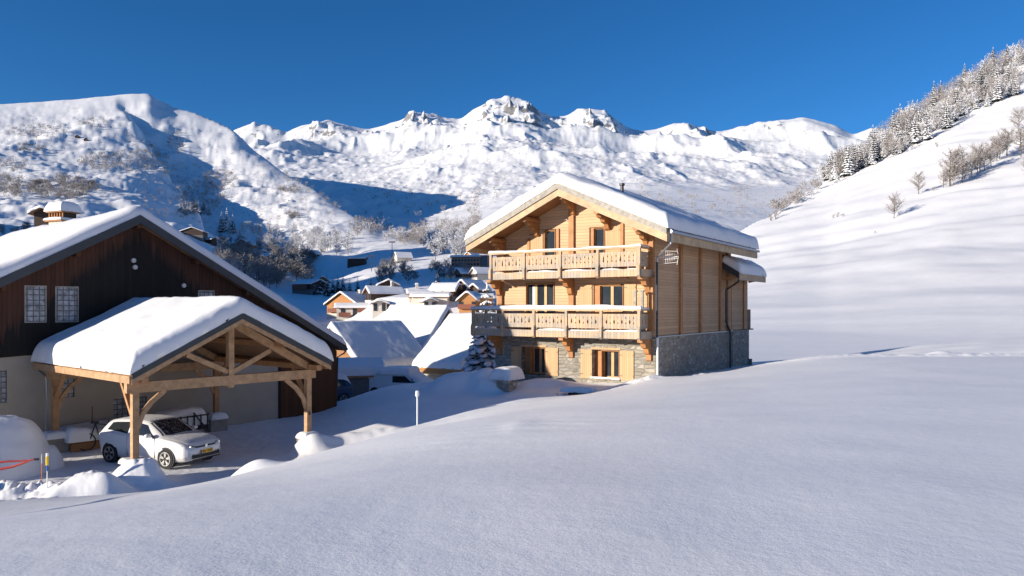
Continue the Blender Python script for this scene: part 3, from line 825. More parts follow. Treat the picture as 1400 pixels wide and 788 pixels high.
        for t in ts:
            mb = MB().box(-t - .065, -t + .065, -1.235, -1.10, z(zf) + .34, z(zf) + 1.3)
            mb.prism([(-1.235, z(zf) + .60), (-1.31, z(zf) + .45), (-1.31, z(zf) + .05), (-1.205, z(zf) - .04), (-1.205, z(zf) + .60)], 'x', -t - .07, -t + .07)
            mb.build('baluster_post', MT['balc'], bal)
        for xx in (xl, xrr):
            MB().box(xx - .05, xx + .05, -0.12, -0.02, z(zf) + .24, z(zf) + 1.3).build('baluster_post', MT['balc'], bal)
        mb = MB().box(xl - .1, xrr + .1, -1.24, -1.08, z(zf) + 1.26, z(zf) + 1.335)
        for xx in (xl, xrr): mb.box(xx - .07, xx + .07, -1.08, 0, z(zf) + 1.26, z(zf) + 1.335)
        mb.build('handrail', MT['fascia'], bal)
        zb0, zb1 = z(zf) + .49, z(zf) + 1.12
        def panel(x0, x1, axis, off):
            n = max(2, int(round((x1 - x0) / .2))); w = (x1 - x0) / n
            H = zb1 - zb0; mb = MB()
            def notch(k):      # list of (inset, height) up one side of joint k
                if k % 2 == 0: return [(0, .0), (0, .16), (.028, .21), (0, .26), (0, .40), (.028, .45), (0, .50), (0, H - .1)]
                return [(0, .0), (0, .17), (.014, .17), (.014, .21), (.042, .22), (.028, .31), (.032, .32), (.014, .42), (.008, .47), (0, .50), (0, H - .1)]
            for k in range(n):
                a, b = x0 + k * w + .003, x0 + (k + 1) * w - .003
                L = [(a + i, zb0 + h) for i, h in (notch(k) if k else [(0, 0), (0, H - .1)])]
                Rr = [(b - i, zb0 + h) for i, h in (notch(k + 1) if k + 1 < n else [(0, 0), (0, H - .1)])]
                poly = L + Rr[::-1]
                mb.prism(poly, axis, off, off + .028)
            if axis == 'y': mb.box(x0, x1, off - .01, off + .04, zb1 - .1, zb1).box(x0, x1, off - .01, off + .04, zb0 - .04, zb0)
            else: mb.box(off - .01, off + .04, x0, x1, zb1 - .1, zb1).box(off - .01, off + .04, x0, x1, zb0 - .04, zb0)
            return mb
        tt = sorted(ts, reverse=True)
        for a, b in zip(tt[:-1], tt[1:]):
            panel(-a + .07, -b - .07, 'y', -1.18).build('carved_panel', MT['balc'], bal)
        for xx in (xl, xrr):
            panel(-1.05, -.13, 'x', xx - .014).build('carved_panel', MT['balc'], bal)
        sn = snow_slab('rail_snow', bal, xl - .12, xrr + .12, -1.27, -1.05, lambda X, Y: X * 0 + z(zf) + 1.335, 0.11 if zf > 0 else .17, 0.09, zf * 3 + 7, 0.05, lump=0.04)
        for xx in (xl, xrr):
            snow_slab('rail_snow', bal, xx - .09, xx + .09, -1.05, -.1, lambda X, Y: X * 0 + z(zf) + 1.335, 0.09, 0.08, zf + 7, 0.05, lump=0.03)
        snow_slab('floor_snow', bal, xl + .08, xrr - .08, -1.13, -0.8, lambda X, Y: X * 0 + z(zf) + .24, 0.15, 0.1, zf + 2, 0.08, lump=0.05)
        return bal
    b1 = balcony('balcony', 1.40, (8.35, 6.35, 4.33, 2.34, .30), True, 'shorter upper balcony under the gable')
    b2 = balcony('balcony', -1.40, (9.47, 7.63, 5.80, 4.0, 2.17, .30), True, 'wider lower balcony above the stone wall')
    for t in (.32, 4.37, 8.6):
        mb = MB().prism([(-1.08, z(-1.40)), (-1.08, z(-1.55)), (-.75, z(-1.62)), (-.68, z(-1.8)), (-.42, z(-1.86)), (-.36, z(-2.08)), (-.12, z(-2.14)), (-.1, z(-2.4)), (-.003, z(-2.45)), (-.003, z(-1.40))], 'x', -t - .12, -t + .12)
        mb.build('corbel', MT['timber'], b2)
        mb = MB().prism([(-1.05, z(1.40)), (-1.05, z(1.28)), (-.7, z(1.2)), (-.6, z(1.02)), (-.3, z(.95)), (-.22, z(.68)), (-.085, z(.6)), (-.085, z(1.40))], 'x', -t - .12, -t + .12)
        mb.build('corbel', MT['timber'], b1)
    for t in (1.4, 3.2, 5.4, 7.2):
        MB().box(-t - .08, -t + .08, -1.1, 0.04, z(-1.42), z(-1.30)).build('joist', MT['timber'], b2)
        if t < 7.5: MB().box(-t - .08, -t + .08, -1.1, 0.04, z(1.38), z(1.50)).build('joist', MT['timber'], b1)
    # --- openings
    def window(x0, x1, z0, z1, depth, cols, name='window', low=0):
        w = MB()
        f = .07
        for k in range(cols):
            a = x0 + (x1 - x0) * k / cols; b = x0 + (x1 - x0) * (k + 1) / cols
            w.box(a, a + f, depth, depth + .07, z0, z1).box(b - f, b, depth, depth + .07, z0, z1)
            w.box(a + f, b - f, depth, depth + .07, z0, z0 + f).box(a + f, b - f, depth, depth + .07, z1 - f, z1)
        o = w.build(name, MT['frame'], root)
        MB().box(x0 + .02, x1 - .02, depth + .03, depth + .04, z0 + .02, z1 - .02).build('pane', MT['glass'], o)
        # timber reveal
        MB().box(x0 - .0, x0 + .03, .0, depth, z0, z1).box(x1 - .03, x1, .0, depth, z0, z1).box(x0 + .03, x1 - .03, .0, depth, z1 - .03, z1).build('reveal', MT['timber'], o)
        return o
    def shutter(x0, x1, z0, z1, y=-.05):
        s = MB().box(x0, x1, y, y + .04, z0, z1).build('shutter', MT['pine_v'], root)
        for zz in (z0 + .16, z1 - .25):
            MB().box(x0 + .03, x1 - .03, y - .022, y - .002, zz, zz + .09).build('ledge', MT['pine_v'], s)
            MB().box(x0 - .02, x0 + .16, y - .03, y - .023, zz + .03, zz + .06).build('hinge', MT['darkpipe'], s)
        return s
    # ground floor
    window(-6.75, -5.88, z(-3.34), z(-2.0), .28, 2)
    MB().box(-7.26, -6.76, .27, .31, z(-3.36), z(-2.0)).build('reveal', MT['timber'], root)
    shutter(-7.88, -7.3, z(-3.36), z(-1.98)); shutter(-5.83, -5.12, z(-3.36), z(-1.98))
    window(-2.78, -1.83, z(-3.33), z(-2.02), .28, 2)
    MB().box(-3.2, -2.79, .27, .31, z(-3.35), z(-2.0)).build('reveal', MT['timber'], root)
    shutter(-3.86, -3.25, z(-3.38), z(-2.0)); shutter(-1.79, -1.08, z(-3.38), z(-2.0))
    for a, b, zz in ((-7.3, -5.8, -1.97), (-3.3, -1.75, -1.98)):
        MB().box(a, b, -.03, .2, z(zz), z(zz) + .09).build('lintel', MT['pine_v'], root)
    for a, b, zz in ((-7.28, -5.82, -3.36), (-3.25, -1.78, -3.36)):
        MB().box(a, b, -.08, .27, z(zz) - .07, z(zz)).build('sill', MT['pier'], root)
    # middle floor
    o = window(-7.04, -5.37, z(-1.08), z(1.24), .12, 3, 'patio_door')
    MB().box(-6.7, -6.55, .135, .142, z(-1), z(1.1)).build('curtain', MT['whitepipe'], o)
    window(-2.87, -1.63, z(-.23), z(1.08), .12, 2)
    MB().box(-3.2, -2.88, .12, .16, z(-.25), z(1.12)).build('reveal', MT['timber'], root)
    shutter(-3.98, -3.27, z(-.3), z(1.16), .0); shutter(-1.58, -.98, z(-.3), z(1.16), .0)
    # upper floor
    window(-5.95, -5.3, z(1.74), z(3.86), .12, 1, 'balcony_door')
    window(-3.2, -2.6, z(1.74), z(3.82), .12, 1, 'balcony_door')
    MB().box(-3.42, -3.21, .12, .16, z(1.72), z(3.86)).build('reveal', MT['timber'], root)
    shutter(-6.75, -6.02, z(1.72), z(3.9), .0); shutter(-2.5, -1.78, z(1.72), z(3.86), .0)
    MB().box(-4.8, -4.62, -.02, .06, z(4.3), z(4.36)).build('wall_lamp', MT['whitepipe'], root)
    # --- pipes
    ge = rz - sl_ * abs(1.18 - rx) + .22
    MB().tube([(1.24, -1.25, ge), (1.22, -1.25, ge - .45), (0.16, -0.16, ge - .95), (0.10, -.12, ge - 1.2)], .05, 8).build('downpipe', MT['zinc'], root)
    MB().tube([(0.10, -.12, ge - 1.15), (0.10, -.12, z(-1.35))], .055, 8).build('downpipe', MT['darkpipe'], root)
    MB().tube([(0.12, -.1, z(-1.35)), (0.12, -.1, z(-3.6))], .055, 8).build('downpipe', MT['whitepipe'], root)
    MB().tube([(0.95, 9.4, zl(.96)), (.9, 9.5, zl(.96) - .3), (.12, 9.75, zl(.96) - .75), (.12, 9.75, z(-.8)), (.12, 10.5, z(-1.35)), (.12, 10.5, z(-3.8))], .055, 8).build('downpipe', MT['darkpipe'], root)
    MB().box(-.1, .12, 14.5, 14.56, z(-1.3), z(-.1)).box(-.5, .25, 14.56, 14.7, z(-1.36), z(-1.28)).build('rear_rail', MT['balc'], root)
    # snow sticking to the facade ledge
    snow_slab('sill_snow', root, -3.3, -1.75, -.12, .1, lambda X, Y: X * 0 + z(-3.36), .07, .06, 4, .05, lump=.02)
    # flue
    fl = MB().tube([(-3.1, 3.0, z(5.2)), (-3.1, 3.0, z(6.25))], .09, 10).tube([(-3.1, 3.0, z(6.25)), (-3.1, 3.0, z(6.36))], .14, 10).build('flue', MT['darkpipe'], root)
    return root
CH = chalet()
CM = Matrix.Translation((6.54, 33.56, 0)) @ Matrix.Rotation(R(-33.75), 4, 'Z')
def chp(x, y, z): return CM @ Vector((x, y, z))

def antenna():
    p = chp(0.02, 0.1, 2.28)
    root = empty('tv_antenna', p, R(-33.75))
    tag(root, 'small white rake-shaped television aerial mounted on the right corner of the golden chalet', 'aerial')
    MB().tube([(-.4, -.1, 0), (1.0, -.1, 0)], .022, 6).build('boom', MT['whitepipe'], root)
    mb = MB()
    for k in range(6):
        x = .35 + k * .1
        mb.tube([(x, -.1, -.3 + .03 * k), (x, -.1, .3 - .03 * k)], .009, 5)
    mb.build('rod', MT['whitepipe'], root)
    mb = MB()
    for k in (-.3, -.1, .1, .3): mb.tube([(.28 if abs(k) < .2 else .22, -.1 - .0, k), (1.0, -.1, k * .8)], .009, 5)
    mb.tube([(.98, -.1, -.36), (1.04, -.1, 0), (.98, -.1, .36)], .011, 5)
    mb.build('reflector', MT['whitepipe'], root)
antenna()
def stand():
    p = chp(-.62, -.62, -1.16)
    root = empty('patio_stand', p, R(-33.75))
    tag(root, 'narrow dark two-post stand on the right end of the lower chalet balcony', 'stand')
    for x in (-.12, .22):
        MB().box(x - .055, x + .055, -.05, .05, 0.04, 1.88).box(x - .09, x + .09, -.08, .08, 1.88, 1.95).build('post', MT['greywood'], root)
    MB().box(-.3, .4, -.2, .2, 0, .04).build('foot', MT['darkpipe'], root)
stand()
# ------------------------------------------------------------------ barn and carport
BA = math.atan2(.76, .65)
U = Vector((math.cos(BA), math.sin(BA), 0)); V = Vector((-math.sin(BA), math.cos(BA), 0))
KS = 0.955                       # size found from the car's wheels and the shadow the barn throws on the chalet
P0 = Vector((-11.9, 23.3, 0)); GZ = -5.45
def yard_root(name, p):
    o = empty(name, (p.x * KS, p.y * KS, GZ * KS), BA); o.scale = (KS, KS, KS); return o
def barn():
    B0 = P0 + V * 8.0
    root = yard_root('barn', B0)
    tag(root, 'large barn on the left with black-brown plank gable, beige lower wall and snowy roof', 'barn')
    z = lambda a: a - GZ
    xr, zr, s = 3.32, z(3.80), .56
    u = lambda x: zr - .26 - s * abs(x - xr)
    # plank gable above, plaster below
    hs = [(-.68, -.02, z(-.53), z(.81)), (.36, 1.11, z(-.53), z(.80)), (6.07, 6.76, z(-.6), z(.75))]
    gable_wall(-6.9, 10.17, z(-1.81), xr, zr - .22, s, hs, 0, .15).build('plank_wall', MT['barnwood'], root)
    sh = [(-1.95, -1.27, z(-3.54), z(-2.33)), (.58, 1.03, z(-3.54), z(-2.82)), (2.48, 3.83, z(-4.85), z(-3.75))]
    mb = MB(); wall_with_holes(mb, 'y', -6.85, 10.15, z(-6.3), z(-1.812), sh, .06, .35)
    mb.box(-6.85, -6.5, .35, 15.2, z(-6.3), z(-1.9)).box(-6.5, 13.5, 14.9, 15.2, z(-6.3), z(-1.9))
    mb.build('plaster_wall', MT['stucco'], root)
    MB().prism([(10.17, z(-6.3)), (13.6, z(-6.3)), (13.6, u(13.6) - .05), (10.17, u(10.17) - .05)], 'y', .12, .3).box(13.45, 13.6, .3, 15.2, z(-6.3), u(13.6)).build('plank_annex_wall', MT['barndoor'], root)
    MB().box(10.10, 10.2, .0, .12, z(-6.3), z(-1.9)).build('corner_trim', MT['barnwood'], root)
    mb = MB().prism([(-6.5, z(-1.9)), (13.4, z(-1.9)), (13.4, u(13.4)), (xr, u(xr)), (-6.5, u(-6.5))], 'y', 15.0, 15.15)
    mb.box(-6.8, 13.4, .4, 14.8, z(-1.9), z(-1.8)).box(-6.6, 9.9, .9, 1.0, z(-6), z(-1.9)).build('inner_floor', MT['dark'], root)
    for (a, b, c, d) in hs + sh:
        y = .05 if c > z(-1.8) else .16
        o = MB().box(a, b, y, y + .06, c, d).build('window', MT['block'], root)
        MB().box(a - .04, a, y - .06, y + .05, c - .04, d + .04).box(b, b + .04, y - .06, y + .05, c - .04, d + .04).box(a, b, y - .06, y + .05, c - .04, c).box(a, b, y - .06, y + .05, d, d + .04).build('frame', MT['greywood'], o)
    for x, zz in ((3.24, 1.98), (3.30, 1.70), (5.37, .98)):
        mb = MB().tube([(x, -.06, z(zz)), (x, .02, z(zz))], .105, 12)
        o = mb.build('vent_pipe', MT['greywood'], root)
        MB().tube([(x, -.075, z(zz)), (x, -.062, z(zz))], .085, 12).build('vent_hole', MT['zinc'], o)
    mb = MB()
    for a in (-1, 1):
        xe = xr + (10.65 if a < 0 else 6.98) * a
        ze = zr - s * abs(xe - xr)
        mb.prism([(xr, zr - .24), (xr, zr), (xe, ze), (xe, ze - .24)], 'y', -.45, 15.6)
    roof = mb.build('roof', MT['deck'], root)
    zx = lambda x: zr - .16 - .52 * (10.3 - xr) - .56 * (x - 10.3)
    MB().prism([(10.28, zx(10.28)), (10.28, zx(10.28) - .22), (13.97, zx(13.97) - .22), (13.97, zx(13.97))], 'y', -.1, 15.5).build('annex_roof', MT['deck'], roof)
    for xe in (xr - 10.7, 10.34):
        ze = zr - s * abs(xe - xr)
        MB().prism([(xr, zr - .30), (xr, zr + .06), (xe, ze + .06), (xe, ze - .30)], 'y', -.52, -.455).build('verge_sheet', MT['slate'], roof)
    MB().prism([(10.28, zx(10.28) + .05), (10.28, zx(10.28) - .28), (14.0, zx(14.0) - .28), (14.0, zx(14.0) + .05)], 'y', -.18, -.105).build('verge_sheet', MT['slate'], roof)
    for x in (-4.5, -1.5, 1.0, 3.3, 5.8, 8.2):
        MB().box(x - .08, x + .08, -.44, .0, u(x) - .22, u(x) - .02).build('purlin_end', MT['barndoor'], roof)
    zg = zx(13.97) - .14
    MB().tube([(14.05, -.15, zg), (14.05, 15.5, zg)], .08, 8).tube([(14.05, -.05, zg), (14.02, .0, zg - .2), (13.72, .2, zg - .42), (13.7, .3, z(-5.0))], .045, 6).build('gutter', MT['darkpipe'], roof)
    snow_slab('roof_snow', root, xr - 10.75, 10.32, -.50, 15.7, gable_z(xr, zr, s), .50, .28, 5, .2, .2, lump=.04)
    snow_slab('roof_snow', root, 10.2, 14.1, -.14, 15.6, lambda X, Y: zx(X), .50, .28, 6, .2, .2, lump=.06)
barn()

def carport():
    root = yard_root('carport', P0)
    tag(root, 'open timber carport with four posts and thick rounded snow on its gabled roof', 'carport')
    z = lambda a: a - GZ
    W_, D_ = 6.35, 7.0
    xr, zr, s = 3.2, z(-.175), .5
    und = lambda x: zr - .16 - s * abs(x - xr)
    TT = z(-2.35)
    for (x, y) in ((0, 0), (W_, 0), (0, D_), (W_, D_)):
        b = .55
        if (x, y) == (W_, 0): b = .5
        MB().box(x - .1, x + .1, y - .1, y + .1, b, TT - .32).build('post', MT['larch'] if y == 0 else MT['larch2'], root)
        if y == 0: MB().box(x - .3, x + .3, y - .3, y + .3, -.6, b).build('stone_pier', MT['pier'], root)
        else: MB().box(x - .38, x + .38, y - .3, y + .3, -.6, b).build('concrete_pier', MT['concrete'], root)
    for y in (0, D_):
        tr = MB().box(-.28, W_ + .28, y - .11, y + .11, TT - .33, TT).build('tie_beam', MT['larch'], root)
        top = und(xr) - .02
        MB().box(xr - .1, xr + .1, y - .1, y + .1, TT - .42 if y == 0 else TT, top - .08).build('king_post', MT['larch'], tr)
        for a in (-1, 1):
            xe = xr + a * 3.35
            MB().beam((xe, y, TT - .02 + .02), (xr + a * .08, y, top - .16), .17, .26).build('rafter', MT['larch'], tr)
            MB().beam((xr + a * .1, y, TT + .12), (xr + a * 1.55, y, TT + .80), .13, .16).build('strut', MT['larch'], tr)
            # curved knee brace
            x0 = 0 if a < 0 else W_
            pts = [(x0 - a * .08, y, TT - 1.45), (x0 - a * .22, y, TT - 1.05), (x0 - a * .5, y, TT - .68), (x0 - a * .95, y, TT - .32)]
            mb = MB()
            for p, q in zip(pts[:-1], pts[1:]): mb.beam(p, q, .10, .15, (a, 0, .5))
            mb.build('knee_brace', MT['larch'], tr)
    for x in (0, W_):
        pl = MB().box(x - .1, x + .1, -.75, D_ + .8, TT + .002, TT + .2).build('wall_plate', MT['larch2'], root)
        for y, d in ((0, 1), (D_, -1)):
            MB().beam((x, y + d * .1, TT - 1.1), (x, y + d * .95, TT + .0), .11, .14, (1, 0, 0)).build('knee_brace', MT['larch2'], pl)
    for x in (-.36, 1.45, 3.2, 4.95, 6.76):
        MB().box(x - .08, x + .08, -.72, D_ + .75, und(x) - .2 - (.05 if x == 3.2 else 0), und(x) - .004 - (.04 if x == 3.2 else 0)).build('purlin', MT['larch2'], root)
    mb = MB()
    for a in (-1, 1):
        xe = xr + 3.6 * a
        mb.prism([(xr, zr - .15), (xr, zr), (xe, zr - 3.6 * s), (xe, zr - 3.6 * s - .15)], 'y', -.78, D_ + .85)
    roof = mb.build('roof', MT['deck'], root)
    for a in (-1, 1):
        xe = xr + 3.62 * a
        MB().prism([(xr, zr - .2), (xr, zr + .07), (xe, zr - 3.62 * s + .07), (xe, zr - 3.62 * s - .2)], 'y', -.86, -.785).build('verge_sheet', MT['slate'], roof)
        MB().prism([(xr, zr - .36), (xr, zr - .2), (xe, zr - 3.62 * s - .2), (xe, zr - 3.62 * s - .36)], 'y', -.82, -.785).build('barge_board', MT['larch'], roof)
        MB().box(xe - .06, xe, -.78, D_ + .85, zr - 3.62 * s - .33, zr - 3.62 * s - .1).build('eave_board', MT['larch'], roof)
    # corrugated sheet edge along the left eave
    mb = MB(); n = 64
    for k in range(n):
        y = -.75 + (D_ + 1.5) * k / n
        mb.box(xr - 3.66, xr - 3.56, y, y + .075, zr - 3.6 * s - .05 - .02 * math.sin(k), zr - 3.6 * s + .03)
    mb.build('sheet_edge', MT['zinc'], roof)
    MB().tube([(-.45, D_ + .6, z(-2.15)), (-.35, D_ + .7, z(-2.4)), (-.2, D_ + .3, z(-2.6)), (-.2, D_ + .3, .3)], .05, 8).build('downpipe', MT['zinc'], roof)
    snow_slab('roof_snow', root, xr - 3.72, xr + 3.72, -.88, D_ + .95, gable_z(xr, zr, s, 0), .62, .34, 11, .07, .1, lump=.035)
    for (x, y, r) in ((0, 0, .36), (W_, 0, .34), (W_, D_, .4), (0, D_, .4)):
        b = .5 if (x, y) == (W_, 0) else .55
        snow_slab('pier_snow', root, x - r, x + r, y - r, y + r, lambda X, Y: X * 0 + b, .24, .2, x + y, .05, lump=.06)
    MB().box(W_ - .04, W_ + .04, -.125, -.105, TT - 1.72, TT - 1.58).build('metal_plate', MT['darkpipe'], root)
carport()
# ------------------------------------------------------------------ sheds, village houses and huts
VM = {
 'cream': m_plain('cream_render', (0.62, 0.57, 0.48), 0.9, var=0.06),
 'brown': m_planks('brown_cladding', (0.30, 0.15, 0.07), 0.3, 'Z', 0.25, 0.2),
 'orange': m_planks('orange_cladding', (0.46, 0.22, 0.08), 0.3, 'Z', 0.2, 0.2),
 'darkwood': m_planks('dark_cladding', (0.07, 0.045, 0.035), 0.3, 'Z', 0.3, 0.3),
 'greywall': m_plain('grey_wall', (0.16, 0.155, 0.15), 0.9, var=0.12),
 'block': m_plain('pale_block_wall', (0.50, 0.44, 0.34), 0.9, var=0.1, scale=3),
 'brick': m_plain('terracotta_wall', (0.42, 0.24, 0.16), 0.9, var=0.12),
 'win': m_glass('village_window', (0.03, 0.03, 0.035), 0.15),
 'redwood': m_plain('red_brown_rail', (0.22, 0.08, 0.05), 0.8),
}
def house(name, label, cat, X, Y, rot, w, l, z_ground, z_eave, rise, wall='brown', base='cream', base_h=0.35, ov=.7, T=.5,
          front=(), side_l=(), side_r=(), balcony=(), chimney=None, group=None, snow_res=.4, gable_back=True):
    """local frame: gable faces -y, ridge runs along +y; X,Y is the middle of the front gable"""
    root = empty(name, (X, Y, z_ground), R(rot))
    tag(root, label, cat, group)
    he = z_eave - z_ground; s = rise / (w / 2 + ov); bz = he * base_h
    zr = he + rise - .0
    top = lambda x: zr - s * abs(x) - .15
    def ring(z0, z1, gab, m, nm):
        mb = MB()
        if gab:
            p = [(-w / 2, z0), (w / 2, z0), (w / 2, top(w / 2)), (0, top(0)), (-w / 2, top(w / 2))]
            mb.prism(p, 'y', 0, l)
        else: mb.box(-w / 2 - .04, w / 2 + .04, -.04, l + .04, z0, z1)
        return mb.build(nm, m, root)
    ring(bz, 0, True, VM[wall], 'upper_wall')
    ring(-3.0, bz, False, VM[base], 'base_wall')
    mb = MB()
    for a in (-1, 1):
        xe = a * (w / 2 + ov); mb.prism([(0, zr - .14), (0, zr), (xe, he), (xe, he - .14)], 'y', -ov, l + ov * .6)
    mb.build('roof', MT['deck'] if wall != 'greywall' else MT['larch2'], root)
    snow_slab('roof_snow', root, -w / 2 - ov - .05, w / 2 + ov + .05, -ov - .05, l + ov * .6 + .05, gable_z(0, zr, s, 0), T, min(.32, T * .5), X, snow_res, lump=T * .06)
    for (x, z0, ww, hh) in front:
        o = MB().box(x - ww / 2, x + ww / 2, -.10, .02 if z0 * 1.0 > bz else -.02, z0, z0 + hh).build('window', VM['win'], root)
    for (y, z0, ww, hh) in side_l:
        MB().box(-w / 2 - .1, -w / 2 - .02, y - ww / 2, y + ww / 2, z0, z0 + hh).build('window', VM['win'], root)
    for (y, z0, ww, hh) in side_r:
        MB().box(w / 2 + .02, w / 2 + .1, y - ww / 2, y + ww / 2, z0, z0 + hh).build('window', VM['win'], root)
    for b in balcony:
        if b[0] == 'f':
            _, x0, x1, z0 = b
            mb = MB().box(x0, x1, -1.1, -.045, z0 - .15, z0).box(x0, x1, -1.1, -1.04, z0, z0 + .95)
        else:
            _, y0, y1, z0 = b; xs = w / 2 * (1 if b[0] == 'r' else -1); sg = 1 if b[0] == 'r' else -1
            a, c = sorted((xs + sg * .045, xs + sg * 1.1)); d, e = sorted((xs + sg * 1.04, xs + sg * 1.1))
            mb = MB().box(a, c, y0, y1, z0 - .15, z0).box(d, e, y0, y1, z0, z0 + .95)
        mb.build('balcony', VM['redwood'], root)
    if chimney:
        x, y = chimney
        c = MB().box(x - .35, x + .35, y - .35, y + .35, top(x) - .2, top(x) + 1.6).build('chimney', VM['cream'], root)
        snow_slab('chimney_snow', c, x - .45, x + .45, y - .45, y + .45, lambda A, B: A * 0 + top(x) + 1.6, .35, .2, 2, .15)
    return root
def at(px, y, D): return ((px - 700) / FPX * D, D, (HY - y) / FPX * D)

# three low roofs between the barn and the chalet
x, y, zz = at(457, 447, 58)
house('shed', 'brown gabled shed with blue-shaded snowy roof, left of the three low roofs beside the barn', 'shed', x, y, -45, 7.4, 6.3, -6.6, -4.5, 2.95, 'brown', 'greywall', .3, ov=.35, T=.5, snow_res=.1)
house('outbuilding', 'low building with the highest sunlit snowy roof, behind the other two low roofs', 'shed', -6.15, 67.5, 66.5, 9.2, 5.6, -7, -4.2, 4.1, 'greywall', 'greywall', .3, ov=.4, T=.45, snow_res=.12)
C = house('garage', 'low pale garage with sunlit snowy roof and orange eave, left of the golden chalet', 'garage', -1.6, 55.4, 55, 7.4, 3.7, -6.3, -4.3, 3.5, 'greywall', 'block', 1.05, ov=.5, T=.42, snow_res=.1)
MB().box(-4.24, -4.18, -.5, 4.0, 1.58, 2.0).build('eave_board', VM['orange'], C)
MB().box(-3.82, -3.75, 2.7, 4.3, -1, 1.1).build('garage_door', VM['darkwood'], C)
# flat snowy roof just right of the barn
x, y, zz = at(470, 492, 47)
house('lean_to_shed', 'small low shed with a flat snow cap just right of the barn corner', 'shed', x - .8, y, -75, 3.0, 3.2, -6.2, -4.2, .5, 'greywall', 'greywall', .9, ov=.2, T=.5, snow_res=.12)

def vh(px, y_apex, D, w_px, rise_px, l, rot, label, wall='brown', base='cream', eave_px=None, **kw):
    """village house from its apex, measured in photograph pixels at distance D"""
    h_px = kw.pop('h', rise_px + max(16, rise_px * .8) * 220 / D)
    p = hit(px, y_apex + h_px, 90)
    D0 = D
    if p is not None and D * .35 < p.y < D * 2.5: D = p.y
    m = D / FPX; l = l * D / D0
    X, Y, z_apex = at(px, y_apex, D)
    w = w_px * m; rise = rise_px * m; g = ground(X, Y)
    ze = z_apex - rise
    g = min(g, ze - 1.8)
    for k_ in ('front', 'side_l', 'side_r'):        # storeys follow the real wall height
        if k_ in kw:
            zs_ = sorted({r_[1] for r_ in kw[k_]}); n_ = len(zs_)
            kw[k_] = [(r_[0] * D / D0, (ze - g) * (.30 + .62 * (zs_.index(r_[1]) + (.3 if n_ > 1 else .6)) / n_), r_[2], min(r_[3], (ze - g) * .3)) for r_ in kw[k_]]
    if 'balcony' in kw: kw['balcony'] = [(b_[0], b_[1] * D / D0, b_[2] * D / D0, (ze - g) * (.42 + .3 * i_)) for i_, b_ in enumerate(kw['balcony'])]
    return house(kw.pop('name', 'village_chalet'), label, kw.pop('cat', 'house'), X, Y, rot, max(w - 1.2, 2.5), l, g, ze, rise, wall, base, **kw)
def rows(xs, zs, w=1.0, h=1.1): return [(x, z, w, h) for z in zs for x in xs]

vh(467, 400, 200, 58, 17, 12, -28, 'chalet with wide ochre plank gable and snow roof, leftmost of the lit village houses', 'orange', 'cream', base_h=.3, chimney=(1.5, 6), front=rows((-2.5, 0, 2.5), (6.0,)), balcony=[('f', -4, 4, 5.6)], group='village houses')
vh(461, 416, 178, 16, 5, 8.6, -84, 'cream house with red-brown balconies and long snowy eave below the ochre gable', 'cream', 'cream', side_r=[(y, z, 1.1, 1.2) for y in (1.5, 4.3, 7) for z in (5.2, 8.0)], balcony=[('r', .6, 3.4, 7.2), ('r', 5, 8.2, 7.2)], group='village houses')
vh(519, 411, 200, 26, 5, 6, 8, 'narrow cream four-window house right of the red-balcony house', 'cream', 'cream', front=rows((-1.1, 1.1), (5.0, 7.6, 10.2), .9, 1.1), group='village houses')
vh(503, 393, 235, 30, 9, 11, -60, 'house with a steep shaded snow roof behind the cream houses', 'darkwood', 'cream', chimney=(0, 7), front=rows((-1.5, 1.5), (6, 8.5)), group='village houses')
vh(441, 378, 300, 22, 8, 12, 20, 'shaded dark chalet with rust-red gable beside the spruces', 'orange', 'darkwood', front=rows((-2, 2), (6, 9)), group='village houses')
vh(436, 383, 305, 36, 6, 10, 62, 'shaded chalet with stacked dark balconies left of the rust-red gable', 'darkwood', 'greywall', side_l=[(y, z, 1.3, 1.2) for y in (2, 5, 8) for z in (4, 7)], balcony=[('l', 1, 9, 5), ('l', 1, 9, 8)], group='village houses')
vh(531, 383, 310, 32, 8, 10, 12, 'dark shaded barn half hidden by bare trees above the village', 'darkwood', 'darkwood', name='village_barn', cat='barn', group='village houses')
vh(559, 397, 262, 26, 5, 8, -78, 'shaded house with blue snow roof and brown timber front at the middle of the village', 'brown', 'cream', side_r=[(y, z, 1.2, 1.2) for y in (2, 5) for z in (4, 7)], chimney=(0, 2), group='village houses')
vh(613, 402, 245, 20, 4, 12, 82, 'low shaded house with a long flat snow roof below the twin gables', 'cream', 'cream', group='village houses')
vh(588, 408, 225, 22, 5, 6, 15, 'small white house with a snowy gable in front of the long shaded roof', 'cream', 'cream', front=rows((-1.2, 1.2), (4, 6.4)), group='village houses')
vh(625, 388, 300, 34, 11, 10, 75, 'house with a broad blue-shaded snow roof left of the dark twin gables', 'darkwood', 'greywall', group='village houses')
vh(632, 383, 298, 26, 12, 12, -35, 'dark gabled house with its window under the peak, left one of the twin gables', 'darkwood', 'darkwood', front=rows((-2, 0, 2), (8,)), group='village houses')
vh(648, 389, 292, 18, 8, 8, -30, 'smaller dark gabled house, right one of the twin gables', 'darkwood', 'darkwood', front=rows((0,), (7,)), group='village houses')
vh(639, 399, 202, 30, 13, 9, -12, 'bright orange chalet with balcony beside the near snowy spruce', 'orange', 'orange', front=rows((-1.8, 1.8), (6.2,)), balcony=[('f', -2.4, 2.4, 6.0)], group='village houses')
vh(648, 403, 196, 18, 5, 5, -80, 'little orange annex house with a white roof right of the orange chalet', 'orange', 'orange', group='village houses')
vh(604, 366, 455, 26, 8, 14, -60, 'sunlit village chalet, left one of the row under the terracotta hotel', 'cream', 'cream', front=rows((-3, 0, 3), (7, 10), 1.4, 1.3), group='village houses')
